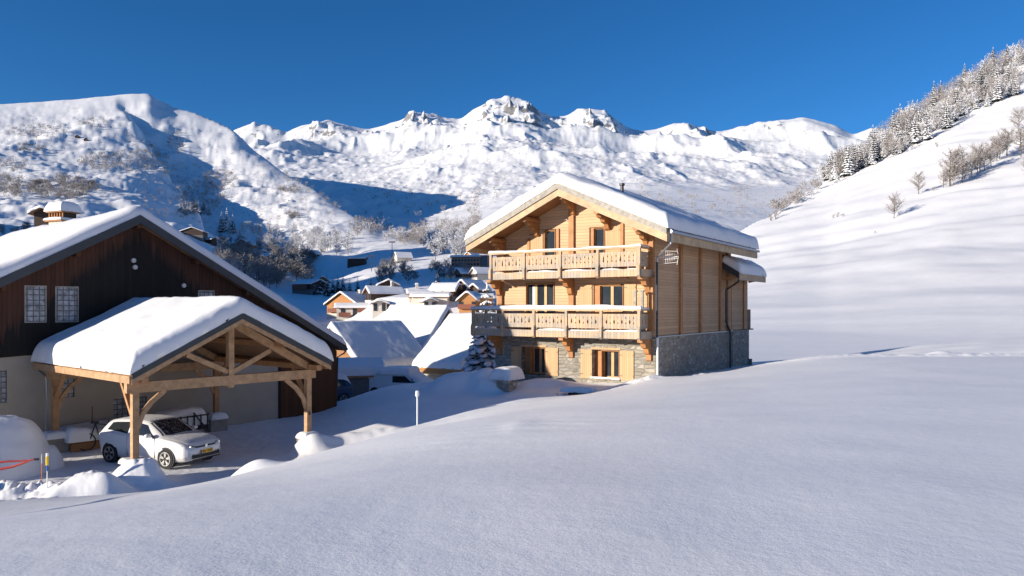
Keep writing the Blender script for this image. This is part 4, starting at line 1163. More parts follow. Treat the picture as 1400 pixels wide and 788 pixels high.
vh(627, 367, 450, 24, 8, 14, -60, 'sunlit village chalet, middle one of the row under the terracotta hotel', 'brown', 'cream', front=rows((-3, 0, 3), (7, 10), 1.4, 1.3), group='village houses')
vh(648, 367, 445, 24, 8, 14, -60, 'sunlit village chalet, right one of the row under the terracotta hotel', 'cream', 'cream', front=rows((-3, 0, 3), (7, 10), 1.4, 1.3), group='village houses')
vh(625, 333, 640, 20, 6, 10, -40, 'tiny orange chalet high above the terracotta hotel', 'orange', 'cream', group='village houses')
vh(640, 345, 600, 14, 5, 9, -40, 'tiny brown chalet just left of the golden chalet eave', 'orange', 'cream', group='village houses')
vh(500, 351, 460, 12, 3, 11, 84, 'long low dark lodge on the open slope above the village', 'darkwood', 'darkwood', name='lodge', group='village houses')
vh(541, 345, 430, 18, 8, 9, -65, 'lone house with a snowy gable beside the piste', 'cream', 'greywall', group='village houses')
vh(262, 311, 430, 32, 6, 9, 5, 'wide low dark farmhouse just above the barn roof line', 'darkwood', 'greywall', name='farmhouse', group='mountain huts')
vh(293, 325, 400, 12, 3, 6, 60, 'tiny hut with a square white roof right of the wide farmhouse', 'darkwood', 'darkwood', name='hut', cat='hut', group='mountain huts')
vh(331, 327, 430, 24, 8, 8, -10, 'wooden hillside chalet with one bright gable among frosted trees', 'brown', 'darkwood', name='hut', cat='hut', front=rows((-1.5, 1.5), (3.5,)), group='mountain huts')
vh(370, 347, 400, 14, 4, 6, 70, 'small white-roofed hut in the shaded wood', 'darkwood', 'darkwood', name='hut', cat='hut', group='mountain huts')
vh(426, 342, 440, 14, 6, 6, -20, 'little dark hut at the right end of the frosted tree belt', 'darkwood', 'darkwood', name='hut', cat='hut', group='mountain huts')
for px, yy, lab in ((105, 192, 'left one of two tiny huts high on the left hill'), (117, 194, 'right one of two tiny huts high on the left hill')):
    p = hit(px, yy)
    if p: house('hut', lab, 'hut', p.x, p.y, 10, 5, 6, p.z - 1, p.z + 2.5, 2.5, 'darkwood', 'darkwood', .3, T=.5, snow_res=1.0, group='mountain huts')
vh(58, 284, 120, 25, 9, 7, 10, 'dark gabled house peeping over the barn roof at far left', 'darkwood', 'greywall', name='dark_house')

def hotel():
    p = hit(636, 368, 90); D = p.y
    X, Y, zt = at(617, 351, D)
    root = empty('hotel', (X, Y, zt - 14 * D / 520), R(-14)); root.scale = (D / 520,) * 3; tag(root, 'long flat-roofed terracotta hotel with rows of balconies high behind the village', 'hotel')
    MB().box(0, 21, 0, 12, -6, 13.2).build('wall', VM['brick'], root)
    MB().box(21.01, 26, 1, 12, -6, 14.6).build('stair_wall', VM['greywall'], root)
    for k in range(9):
        for j in range(4):
            MB().box(.5 + k * 2.3, 1.9 + k * 2.3, -.12, -.02, 2 + j * 2.8, 3.5 + j * 2.8).build('window', VM['win'], root)
    for j in range(4): MB().box(.1, 20.9, -1.0, -.13, .9 + j * 2.8, 1.9 + j * 2.8).build('balcony', VM['brick'], root)
    MB().box(-.5, 21.3, -1.2, 12.3, 13.2, 13.6).build('roof', MT['deck'], root)
    snow_slab('roof_snow', root, -.6, 21.4, -1.3, 12.4, lambda A, B: A * 0 + 13.6, 1.3, .8, 3, .6, lump=.1)
hotel()
def mazot():
    X, Y, zb = at(86, 304, 112)
    g = ground(X, Y)
    root = empty('granary', (X, Y, g), R(-24)); tag(root, 'square timber granary with open posts under a tall mushroom of snow, behind the barn roof', 'granary')
    h = zb - g
    MB().box(-1.5, 1.5, -1.2, 1.5, -1, h).build('wall', VM['cream'], root)
    MB().box(-1.9, 1.9, -1.6, 1.7, h, h + .18).build('deck', VM['orange'], root)
    snow_slab('ledge_snow', root, -2.0, 2.0, -1.75, 1.8, lambda A, B: A * 0 + h + .18, .42, .3, 2, .12)
    for k in range(6):
        MB().box(-1.55 + k * .6 - .09, -1.55 + k * .6 + .09, -1.1, -.92, h + .2, h + 1.35).build('post', VM['orange'], root)
    MB().box(-1.35, 1.35, -.85, 1.2, h + .18, h + 1.3).build('inner_wall', VM['darkwood'], root)
    MB().box(-1.8, 1.8, -1.5, 1.6, h + 1.35, h + 1.5).build('roof', MT['larch2'], root)
    snow_slab('roof_snow', root, -1.95, 1.95, -1.7, 1.75, lambda A, B: A * 0 + h + 1.5, 1.5, .95, 5, .1, lump=.06)
mazot()
# ------------------------------------------------------------------ trees
def m_frost(name, bark, frost, lo, hi, sc=2.5):
    m, nt, b = nmat(name)
    c = coords(nt)
    n1 = noise(nt, c, sc, 3, .6)
    nt.links.new(ramp(nt, n1, [(lo, bark), (hi, frost)]), b.inputs['Base Color'])
    b.inputs['Roughness'].default_value = 0.8
    b.inputs['Specular IOR Level'].default_value = 0.15
    return m
TM = {
 'trunk': m_plain('frosted_bark', (0.14, 0.115, 0.095), 0.9, var=0.3, scale=3),
 'twig': m_frost('rimed_twigs', (0.19, 0.155, 0.13), (0.80, 0.80, 0.815), .28, .50),
 'twigbrown': m_frost('brown_twigs', (0.17, 0.125, 0.095), (0.62, 0.60, 0.585), .38, .64),
 'twigshade': m_frost('shade_toned_twigs', (0.085, 0.08, 0.078), (0.48, 0.48, 0.49), .38, .64),  # less rime, and the shade of the woods put into the colour
 'needle': m_frost('spruce_needles', (0.018, 0.026, 0.018), (0.10, 0.12, 0.11), .4, .7, 4),
 'cake': m_plain('tree_snow', (0.82, 0.83, 0.85), 0.6, var=.04),
}
rnd = random.Random(11)
def rv(r=1.0): return Vector((rnd.uniform(-r, r), rnd.uniform(-r, r), rnd.uniform(-r, r)))

def broad_proto(h, n1, n2, n3, tw, spread=.42, upright=.5, seed=0, shrub=False):
    rnd.seed(seed)
    tr = MB(); cr = MB()
    lean = Vector((rnd.uniform(-.06, .06), rnd.uniform(-.06, .06), 1)).normalized()
    stems = [(Vector((0, 0, -.3)), lean)] if not shrub else [(Vector((rnd.uniform(-.4, .4), rnd.uniform(-.4, .4), -.3)), (Vector((rnd.uniform(-.5, .5), rnd.uniform(-.5, .5), 1))).normalized()) for _ in range(4)]
    for si, (p0, d0) in enumerate(stems):
        top = p0 + d0 * h * .86
        pts = [p0, p0 + d0 * h * .3 + rv(.02 * h), p0 + d0 * h * .6 + rv(.03 * h), top]
        tr.tube(pts, h * .018, 5, h * .003, cap=False)
        for i in range(n1 // len(stems)):
            f = .2 + .75 * (i + rnd.random()) / (n1 // len(stems))
            a = p0 + d0 * h * .86 * f
            th = rnd.uniform(0, 2 * math.pi)
            ln = h * spread * (1.05 - .55 * f) * rnd.uniform(.7, 1.15) * (1 if f > .3 else .7)
            d = (Vector((math.cos(th), math.sin(th), 0)) * (1 - upright * .5) + Vector((0, 0, upright + rnd.uniform(-.1, .25)))).normalized()
            b = a + d * ln; mid = a + d * ln * .5 + Vector((0, 0, -.03 * h)) + rv(.015 * h)
            tr.tube([a, mid, b], h * .0075 * (1.2 - f * .5), 4, h * .002, cap=False)
            for j in range(n2):
                g = .25 + .75 * (j + rnd.random()) / n2
                q = a.lerp(mid, g * 2) if g < .5 else mid.lerp(b, g * 2 - 1)
                dd = (d * .7 + rv(.9) + Vector((0, 0, .35))).normalized()
                l2 = ln * .42 * rnd.uniform(.6, 1.2)
                e = q + dd * l2
                s = dd.cross(rv()).normalized() * tw * 1.3
                cr.add([q - s, q + s, e], [(0, 1, 2)])
                for k in range(n3):
                    t = rnd.uniform(.15, 1); w = q.lerp(e, t)
                    d3 = (dd * .5 + rv(1.0) + Vector((0, 0, .2))).normalized()
                    l3 = l2 * .45 * rnd.uniform(.5, 1.2); s = d3.cross(rv()).normalized() * tw
                    cr.add([w - s, w + s, w + d3 * l3], [(0, 1, 2)])
    return tr, cr

def conifer_proto(h, tiers, per, seed, heavy=1.0, fat=1.0):
    """trunk, then a crown with dark needle sprays (slot 0) carrying snow cushions (slot 1)"""
    rnd.seed(seed)
    tr = MB().tube([(0, 0, -.4), (0, 0, h * .95)], h * .016, 6, h * .003, cap=False)
    cr = MB()
    for i in range(tiers):
        f = i / (tiers - 1)
        zz = h * (.10 + .88 * f); L = h * .23 * (1 - f) ** .85 + h * .018
        n = max(4, int(per * (1 - f * .5)))
        ph = rnd.random() * 6
        for k in range(n):
            th = ph + 2 * math.pi * (k + rnd.uniform(-.3, .3)) / n
            l = L * rnd.uniform(.72, 1.15); c, s = math.cos(th), math.sin(th)
            w = l * rnd.uniform(.2, .3) + h * .004; droop = rnd.uniform(.25, .5)
            def P(t, side, up=0): return Vector((c * l * t - s * side, s * l * t + c * side, zz - l * droop * t ** 1.4 + up + rnd.uniform(-.02, .02) * l))
            cr.cur = 0
            A = [P(0, -w * .2), P(0, w * .2), P(.45, -w), P(.45, w), P(.8, -w * .7), P(.8, w * .7), P(1.05, 0)]
            cr.add(A, [(0, 1, 3, 2), (2, 3, 5, 4), (4, 5, 6)])
            for q in range(3):
                t = .3 + .25 * q; a = P(t, 0)
                for sd in (-1, 1):
                    cr.add([a, P(t + .12, sd * w * 1.25, -.05 * l), P(t + .28, sd * w * .4)], [(0, 1, 2)])
            if fat > 2:                          # rounded cushions for trees seen close by
                cr.cur = 1
                for t in (.25, .55, .85):
                    c0 = P(t, rnd.uniform(-.3, .3) * w, .04 + l * .05); ra, rb, rc = l * rnd.uniform(.17, .26), w * rnd.uniform(.6, 1.0), l * rnd.uniform(.08, .14) + .05
                    ring = []
                    for a_ in range(1, 4):
                        for b_ in range(8):
                            e, g_ = math.pi * a_ / 4, math.pi * b_ / 4
                            lx, ly = ra * math.sin(e) * math.cos(g_), rb * math.sin(e) * math.sin(g_)
                            ring.append(c0 + Vector((c * lx - s * ly, s * lx + c * ly, rc * math.cos(e) - l * droop * .8 * lx / max(l, .1))))
                    vs_ = [c0 + Vector((0, 0, rc))] + ring + [c0 - Vector((0, 0, rc))]
                    fs_ = [(0, 1 + k_, 1 + (k_ + 1) % 8) for k_ in range(8)] + [(25, 17 + (k_ + 1) % 8, 17 + k_) for k_ in range(8)]
                    for a_ in range(2): fs_ += [(1 + a_ * 8 + k_, 9 + a_ * 8 + k_, 9 + a_ * 8 + (k_ + 1) % 8, 1 + a_ * 8 + (k_ + 1) % 8) for k_ in range(8)]
                    cr.add(vs_, fs_)
            elif rnd.random() < heavy:
                cr.cur = 1
                u = (l * .10 + h * .006) * fat; t0, t1 = rnd.uniform(.05, .25), rnd.uniform(.8, 1.02)
                tm = (t0 + t1) / 2; ww = w * rnd.uniform(.6, .95) * (.55 + .45 * fat)
                B = [P(t0, -ww * .3, .01), P(t0, ww * .3, .01), P(t1, ww * .5, .01), P(t1, -ww * .5, .01), P(tm, -ww, .01), P(tm, ww, .01), P(tm, -ww * .4, u), P(tm, ww * .4, u), P(t1 - .08, 0, u * .8)]
                cr.add(B, [(0, 6, 4), (0, 1, 7, 6), (1, 5, 7), (4, 6, 8, 3), (5, 2, 8, 7), (6, 7, 8), (3, 8, 2)])
    cr.cur = 1 if heavy > .5 else 0
    cr.tube([(0, 0, h * .93), (0, 0, h * 1.02)], h * .012, 5, h * .002)
    return tr, cr

def proto(name, mbs, mats):
    tr, cr = mbs
    t = tr.build('trunk', TM['trunk'], None, True, recalc=False)
    c = cr.build('crown', mats, None, False, recalc=False)
    md = (t.data, c.data)
    bpy.data.objects.remove(t); bpy.data.objects.remove(c)
    return md
BR = [proto('b', broad_proto(10, 30, 8, 6, .085, seed=s, spread=.44 + .05 * (s % 2), upright=.38), [TM['twig']]) for s in (1, 2, 3, 4)]
BK = [proto('k', broad_proto(10, 30, 8, 6, .085, seed=s, spread=.44, upright=.38), [TM['twigshade']]) for s in (11, 12, 13)]
BD = [proto('b', broad_proto(10, 36, 11, 9, .03, seed=s, spread=.46, upright=.45), [TM['twigbrown']]) for s in (5, 6, 7)]
SH = [proto('s', broad_proto(4, 16, 6, 5, .06, seed=s, spread=.55, shrub=True), [TM['twig']]) for s in (8, 9, 10)]
SB = [proto('s', broad_proto(4, 18, 7, 6, .045, seed=s, spread=.5, shrub=True), [TM['twigbrown']]) for s in (18, 19)]
CO = [proto('c', conifer_proto(12, 13, 10, s, .95), [TM['needle'], TM['cake']]) for s in (21, 22, 23)]
CO[1] = proto('c', conifer_proto(12, 12, 9, 27, 1.0, 1.8), [TM['needle'], TM['cake']])
CD = [proto('c', conifer_proto(12, 13, 10, s, .35), [TM['needle'], TM['cake']]) for s in (24, 25)]

def tree(name, md, loc, scale, label, cat, group):
    r = empty(name, loc, rnd.uniform(0, 6.28)); sx = scale * rnd.uniform(.9, 1.12)
    r.scale = (sx, sx, scale)
    tag(r, label, cat, group)
    for nm, me in (('trunk', md[0]), ('crown', md[1])):
        o = bpy.data.objects.new(nm, me); COL.objects.link(o); o.parent = r
    return r
def scatter(n, region, seed, ymin=20):
    """region: list of ellipses or polygons in photograph px -> ground points"""
    rnd.seed(seed); out = []; guard = 0
    while len(out) < n and guard < n * 30:
        guard += 1
        kind, a = region
        if kind == 'e':
            cx, cy, rx, ry = a; t = rnd.uniform(0, 6.283); q = math.sqrt(rnd.random())
            px, y = cx + rx * q * math.cos(t), cy + ry * q * math.sin(t)
        else:                                   # band: [(px, y0, y1), ...]
            px = rnd.uniform(a[0][0], a[-1][0])
            y = rnd.uniform(np.interp(px, [p[0] for p in a], [p[1] for p in a]), np.interp(px, [p[0] for p in a], [p[2] for p in a]))
        p = hit(px, y, 90)
        if p is not None and p.length < 6000: out.append(p)
    return out
ST = {'twig': [], 'cake': []}       # far scrub gathered into one object
def scrub(points, hmin, hmax, seed, protos=SH):
    rnd.seed(seed)
    for p in points:
        ST['twig'].append((p, rnd.uniform(hmin, hmax), rnd.uniform(0, 6.28), rnd.choice(protos)))

# -- forest on the right hand ridge
F = [(1125, 242, 250), (1156, 226, 245), (1200, 192, 226), (1230, 168, 214), (1277, 135, 188), (1332, 100, 152), (1400, 68, 128), (1470, 40, 100)]
rnd.seed(5)
for p in scatter(112, ('b', F), 31):
    tree('snowy_spruce', rnd.choice(CO), p, rnd.uniform(.8, 1.25), 'snow-laden spruce in the forest along the right hand ridge', 'spruce', 'spruces of the ridge forest')
for p in scatter(60, ('b', F), 32):
    tree('frosted_tree', rnd.choice(BR), p, rnd.uniform(.8, 1.25), 'bare rimed tree in the forest along the right hand ridge', 'tree', 'bare trees of the ridge forest')
for p in scatter(26, ('b', [(a, c - 6, c + 3) for a, b, c in F]), 33):
    tree('snowy_spruce', CO[1], p, rnd.uniform(.45, .8), 'snow-laden spruce in the forest along the right hand ridge', 'spruce', 'spruces of the ridge forest')
for p in scatter(340, ('b', F), 34): scrub([p], .8, 1.2, int(p.x), BR)
# -- single trees on the right hand slope
def one(px, y, h_px, md, base, name, label, cat='tree', grp=None, rmin=60):
    p = hit(px, y, rmin)
    if p is None: return
    tree(name, md, p, h_px * p.y / FPX / base, label, cat, grp)
one(1222, 299, 37, BD[0], 10, 'bare_tree', 'lone upright bare tree low on the open right slope')
one(1256, 266, 33, BD[1], 10, 'bare_tree', 'lone rounded bare tree just above the other lone tree')
rnd.seed(9)
one(1299, 256, 60, BD[2], 10, 'bare_tree', 'tallest bare tree at the left end of the slope thicket')
for i in range(13):
    px = 1292 + i * 7 + rnd.uniform(-3, 3); y = 255 - i * 3.0 + rnd.uniform(-5, 4)
    one(px, y, rnd.uniform(28, 44), rnd.choice(BD), 10, 'bare_tree', 'bare brown tree in the thicket on the right slope', 'tree', 'bare trees of the slope thicket')
for px, y, h in ((1396, 215, 46), (1410, 200, 50), (1392, 180, 34), (1402, 240, 30)):
    one(px, y, h, rnd.choice(BD), 10, 'bare_tree', 'bare brown tree at the right edge of the slope', 'tree', 'bare trees at the right edge')
for px, y, h in ((1281, 202, 8), (1145, 298, 8), (1139, 299, 7), (1152, 297, 6), (1061, 300, 16), (1054, 303, 12), (1276, 262, 7), (1196, 322, 5)):
    one(px, y, h, rnd.choice(SB), 4, 'small_shrub', 'small bare shrub poking out of the snow of the right slope', 'shrub', 'small shrubs on the right slope')
# -- valley: belt of frosted trees, shaded wood, village spruces
n = 0
for cnt, reg, hs, seed, lab, grp in (
    (66, ('b', [(350, 318, 345), (420, 318, 348), (480, 332, 352)]), (.8, 1.35), 41, 'rimed bare tree in the sunlit belt above the shaded wood', 'rimed trees of the sunlit belt'),
    (26, ('b', [(492, 312, 322), (560, 322, 340)]), (.6, 1.0), 42, 'rimed bare tree at the foot of the piste', 'rimed trees at the foot of the piste'),
    (24, ('e', (612, 345, 26, 16)), (1.0, 1.6), 43, 'tall rimed bare tree left of the terracotta hotel', 'rimed trees beside the hotel'),
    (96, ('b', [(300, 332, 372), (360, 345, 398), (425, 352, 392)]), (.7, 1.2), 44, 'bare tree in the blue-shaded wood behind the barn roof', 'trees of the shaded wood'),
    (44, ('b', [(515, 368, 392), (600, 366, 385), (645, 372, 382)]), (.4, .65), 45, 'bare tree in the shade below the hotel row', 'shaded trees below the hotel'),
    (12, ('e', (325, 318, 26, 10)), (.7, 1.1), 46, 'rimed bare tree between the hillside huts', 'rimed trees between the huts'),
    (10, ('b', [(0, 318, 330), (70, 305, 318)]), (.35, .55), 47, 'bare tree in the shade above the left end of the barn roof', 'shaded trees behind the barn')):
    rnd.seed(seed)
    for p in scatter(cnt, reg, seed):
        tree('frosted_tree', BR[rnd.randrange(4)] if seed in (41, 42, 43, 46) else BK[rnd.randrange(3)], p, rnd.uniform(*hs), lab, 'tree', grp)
for px, y, h in ((303, 318, 28), (310, 316, 32), (318, 320, 26), (368, 332, 24), (412, 345, 20), (440, 346, 18)):
    one(px, y, h, CO[n % 3], 12, 'snowy_spruce', 'snow-laden spruce among the hillside huts', 'spruce', 'spruces among the huts', 100); n += 1
for i in range(12):
    one(246 + i * 3.6, 291 + (i % 3) * 1.5, 12 + (i * 7 % 5), CO[i % 3], 12, 'snowy_spruce', 'small snow-laden spruce in the row above the barn ridge', 'spruce', 'spruce row above the barn ridge', 100)
for px, y, h in ((438, 404, 26), (447, 406, 30), (455, 402, 22), (462, 400, 24), (469, 399, 24), (478, 400, 18), (489, 400, 20), (507, 400, 22), (598, 394, 24), (431, 404, 20)):
    one(px, y, h, CD[n % 2], 12, 'dark_spruce', 'dark spruce in the shaded row behind the ochre gabled chalet', 'spruce', 'dark village spruces', 100); n += 1
# -- big snow-covered spruces squeezed beside the golden chalet
for px, y, h_px, D, lab in ((666, 503, 118, 45.5, 'tall spruce buried in snow against the left end of the golden chalet'), (650, 505, 60, 47.5, 'shorter snow-buried spruce just left of the taller one beside the golden chalet')):
    X, Y, Z = at(px, y, D)
    rnd.seed(int(D)); t_, c_ = conifer_proto(12, 15, 11, int(D) + 60, 1.0, 2.6)
    md = proto('c', (t_, c_), [TM['needle'], TM['cake']]); md[1].shade_smooth()
    g_ = ground(X, Y); tree('snowy_spruce', md, (X, Y, g_), ((HY - (y - h_px)) / FPX * D - g_) / 12, lab, 'spruce', None)
# -- scrub on the distant slopes: one mass per kind
for cnt, reg, hs, seed in (
    (170, ('e', (85, 262, 48, 14)), (1.2, 2.2), 51), (60, ('b', [(0, 245, 270), (28, 250, 274)]), (1.2, 2.2), 52), (190, ('e', (168, 224, 62, 15)), (1.1, 2.2), 53),
    (110, ('e', (48, 182, 42, 9)), (.9, 1.8), 54), (60, ('e', (130, 170, 26, 8)), (.9, 1.7), 55), (50, ('e', (12, 230, 26, 9)), (1, 1.7), 56), (60, ('e', (42, 206, 20, 5)), (.9, 1.5), 57),
    (60, ('e', (240, 198, 12, 16)), (1, 1.8), 58), (110, ('e', (276, 272, 32, 20)), (1.2, 2.2), 59), (90, ('e', (300, 248, 24, 14)), (1.2, 2), 60), (90, ('b', [(170, 178, 195), (215, 205, 235), (262, 250, 290)]), (1, 2), 61),
    (160, ('b', [(385, 235, 248), (430, 258, 270), (480, 292, 303), (545, 320, 336), (600, 330, 345)]), (1.0, 2.0), 62), (60, ('e', (395, 262, 16, 5)), (1, 1.8), 63), (40, ('e', (400, 298, 10, 3)), (1, 1.5), 64),
    (130, ('b', [(985, 275, 300), (1030, 262, 300), (1085, 250, 290), (1120, 240, 262)]), (1.0, 2.2), 65), (120, ('b', [(1000, 255, 262), (1060, 240, 252), (1125, 230, 238)]), (1, 2), 66),
    (120, ('b', [(640, 272, 330), (655, 268, 330)]), (1.2, 2.2), 67), (150, ('e', (250, 265, 60, 40)), (.7, 1.4), 68), (520, ('e', (110, 210, 130, 62)), (.4, .9), 69), (320, ('b', [(240, 160, 300), (300, 180, 320), (345, 215, 330)]), (.4, .9), 169), (200, ('b', [(345, 215, 320), (460, 290, 330)]), (.4, .9), 170),
    (120, ('b', [(345, 205, 330), (420, 250, 330)]), (.6, 1.2), 70), (200, ('b', [(560, 305, 335), (640, 300, 340)]), (1.2, 2.4), 71), (150, ('b', [(300, 340, 385), (425, 352, 395)]), (1.4, 2.4), 72)):
    scrub(scatter(cnt, reg, seed), hs[0], hs[1], seed)
for cnt, reg, hs, seed in ((220, ('b', [(480, 225, 330), (560, 215, 320), (640, 190, 290), (760, 195, 240), (860, 200, 250)]), (2, 4.5), 73), (220, ('b', [(870, 200, 300), (960, 200, 300), (1120, 190, 240)]), (2, 4.5), 74)):
    scrub(scatter(cnt, reg, seed), hs[0], hs[1], seed)

def build_scrub():
    V = []; Fc = []; off = 0; cache = {}
    for p, s, a, md in ST['twig']:
        me = md[1]
        if me.name not in cache:
            v = np.empty(len(me.vertices) * 3, np.float32); me.vertices.foreach_get('co', v); cache[me.name] = v.reshape(-1, 3, 3) if len(v) % 9 == 0 else v.reshape(-1, 3)[:len(v) // 9 * 3].reshape(-1, 3, 3)
        T = cache[me.name]; far = p.length
        k = 60 if far > 2000 else (120 if far > 800 else 420)
        idx = np.random.RandomState(int(a * 1000)).choice(len(T), min(k, len(T)), replace=False)
        t = T[idx].copy()
        c = t.mean(1, keepdims=True); t = c + (t - c) * (1.0 if far < 800 else 1.5)
        ca, sa = math.cos(a), math.sin(a)
        x = t[..., 0] * ca - t[..., 1] * sa; y = t[..., 0] * sa + t[..., 1] * ca
        V.append(np.stack([x * s + p.x, y * s + p.y, t[..., 2] * s + p.z], -1).reshape(-1, 3))
    V = np.concatenate(V); n = len(V)
    me = bpy.data.meshes.new('distant_scrub')
    me.vertices.add(n); me.vertices.foreach_set('co', V.astype(np.float32).ravel())
    me.loops.add(n); me.loops.foreach_set('vertex_index', np.arange(n, dtype=np.int32))
    me.polygons.add(n // 3); me.polygons.foreach_set('loop_start', np.arange(0, n, 3, dtype=np.int32))
    me.update(calc_edges=True)
    o = link_mesh('distant_scrub', me, TM['twigbrown'])
    tag(o, 'rimed scrub and distant bare trees scattered over the mountain slopes', 'scrub', kind='stuff')
build_scrub()
# ------------------------------------------------------------------ vehicles and small things
def m_carpaint(name, col):
    m, nt, b = nmat(name)
    c = coords(nt)
    n1 = noise(nt, c, 3.5, 5, .65)
    s = nt.nodes.new('ShaderNodeSeparateXYZ'); nt.links.new(c, s.inputs[0])
    low = ramp(nt, math_n(nt, 'ADD', s.outputs[2], math_n(nt, 'MULTIPLY', math_n(nt, 'SUBTRACT', n1, .5), .5)), [(.28, (1, 1, 1)), (.5, (0, 0, 0))])
    nt.links.new(mix(nt, math_n(nt, 'MULTIPLY', low, .45), col, (.34, .31, .27)), b.inputs['Base Color'])
    b.inputs['Roughness'].default_value = .32
    b.inputs['Coat Weight'].default_value = .5
    return m
CM_ = {
 'white': m_carpaint('white_paint', (0.78, 0.78, 0.77)), 'blue': m_carpaint('blue_paint', (0.02, 0.05, 0.11)),
 'tyre': m_plain('tyre_rubber', (0.02, 0.02, 0.022), .85), 'rim': m_plain('alloy_rim', (0.5, 0.5, 0.5), .35, .8, .05),
 'black': m_plain('black_trim', (0.018, 0.018, 0.02), .5), 'cglass': m_glass('car_glass', (0.015, 0.018, 0.02), .08),
 'lamp': m_plain('headlight_glass', (0.16, 0.18, 0.2), .12, .3), 'plate': m_plain('yellow_plate', (0.75, 0.42, 0.02), .5, var=.05),
 'chrome': m_plain('chrome', (0.65, 0.66, 0.68), .18, .9, .03), 'plateblue': m_plain('plate_band', (0.02, 0.05, 0.3), .5),
 'red': m_plain('red_plastic', (0.45, 0.03, 0.015), .5, var=.15), 'yellow': m_plain('yellow_paint', (0.75, 0.5, 0.03), .6, var=.1),
 'bluep': m_plain('blue_band', (0.03, 0.10, 0.35), .6), 'orangep': m_plain('orange_paint', (0.7, 0.2, 0.05), .6), 'darkred': m_plain('dark_red_metal', (0.14, 0.015, 0.02), .5),
}
def m_frosting():
    m, nt, b = nmat('thin_frost')
    n1 = noise(nt, coords(nt), 7, 6, .75)
    nt.links.new(ramp(nt, n1, [(.3, (.50, .49, .49)), (.7, (.86, .87, .89))]), b.inputs['Base Color'])
    b.inputs['Roughness'].default_value = .8
    bump(nt, b, n1, .8, .03)
    return m
CM_['frost'] = m_frosting()
def m_icyglass():
    m, nt, b = nmat('iced_windscreen')
    n1 = noise(nt, coords(nt), 9, 6, .75)
    nt.links.new(ramp(nt, n1, [(.50, (.02, .022, .025)), (.68, (.34, .35, .37))]), b.inputs['Base Color'])
    nt.links.new(ramp(nt, n1, [(.5, (.08, .08, .08)), (.66, (.8, .8, .8))]), b.inputs['Roughness'])
    return m
CM_['ice'] = m_icyglass()

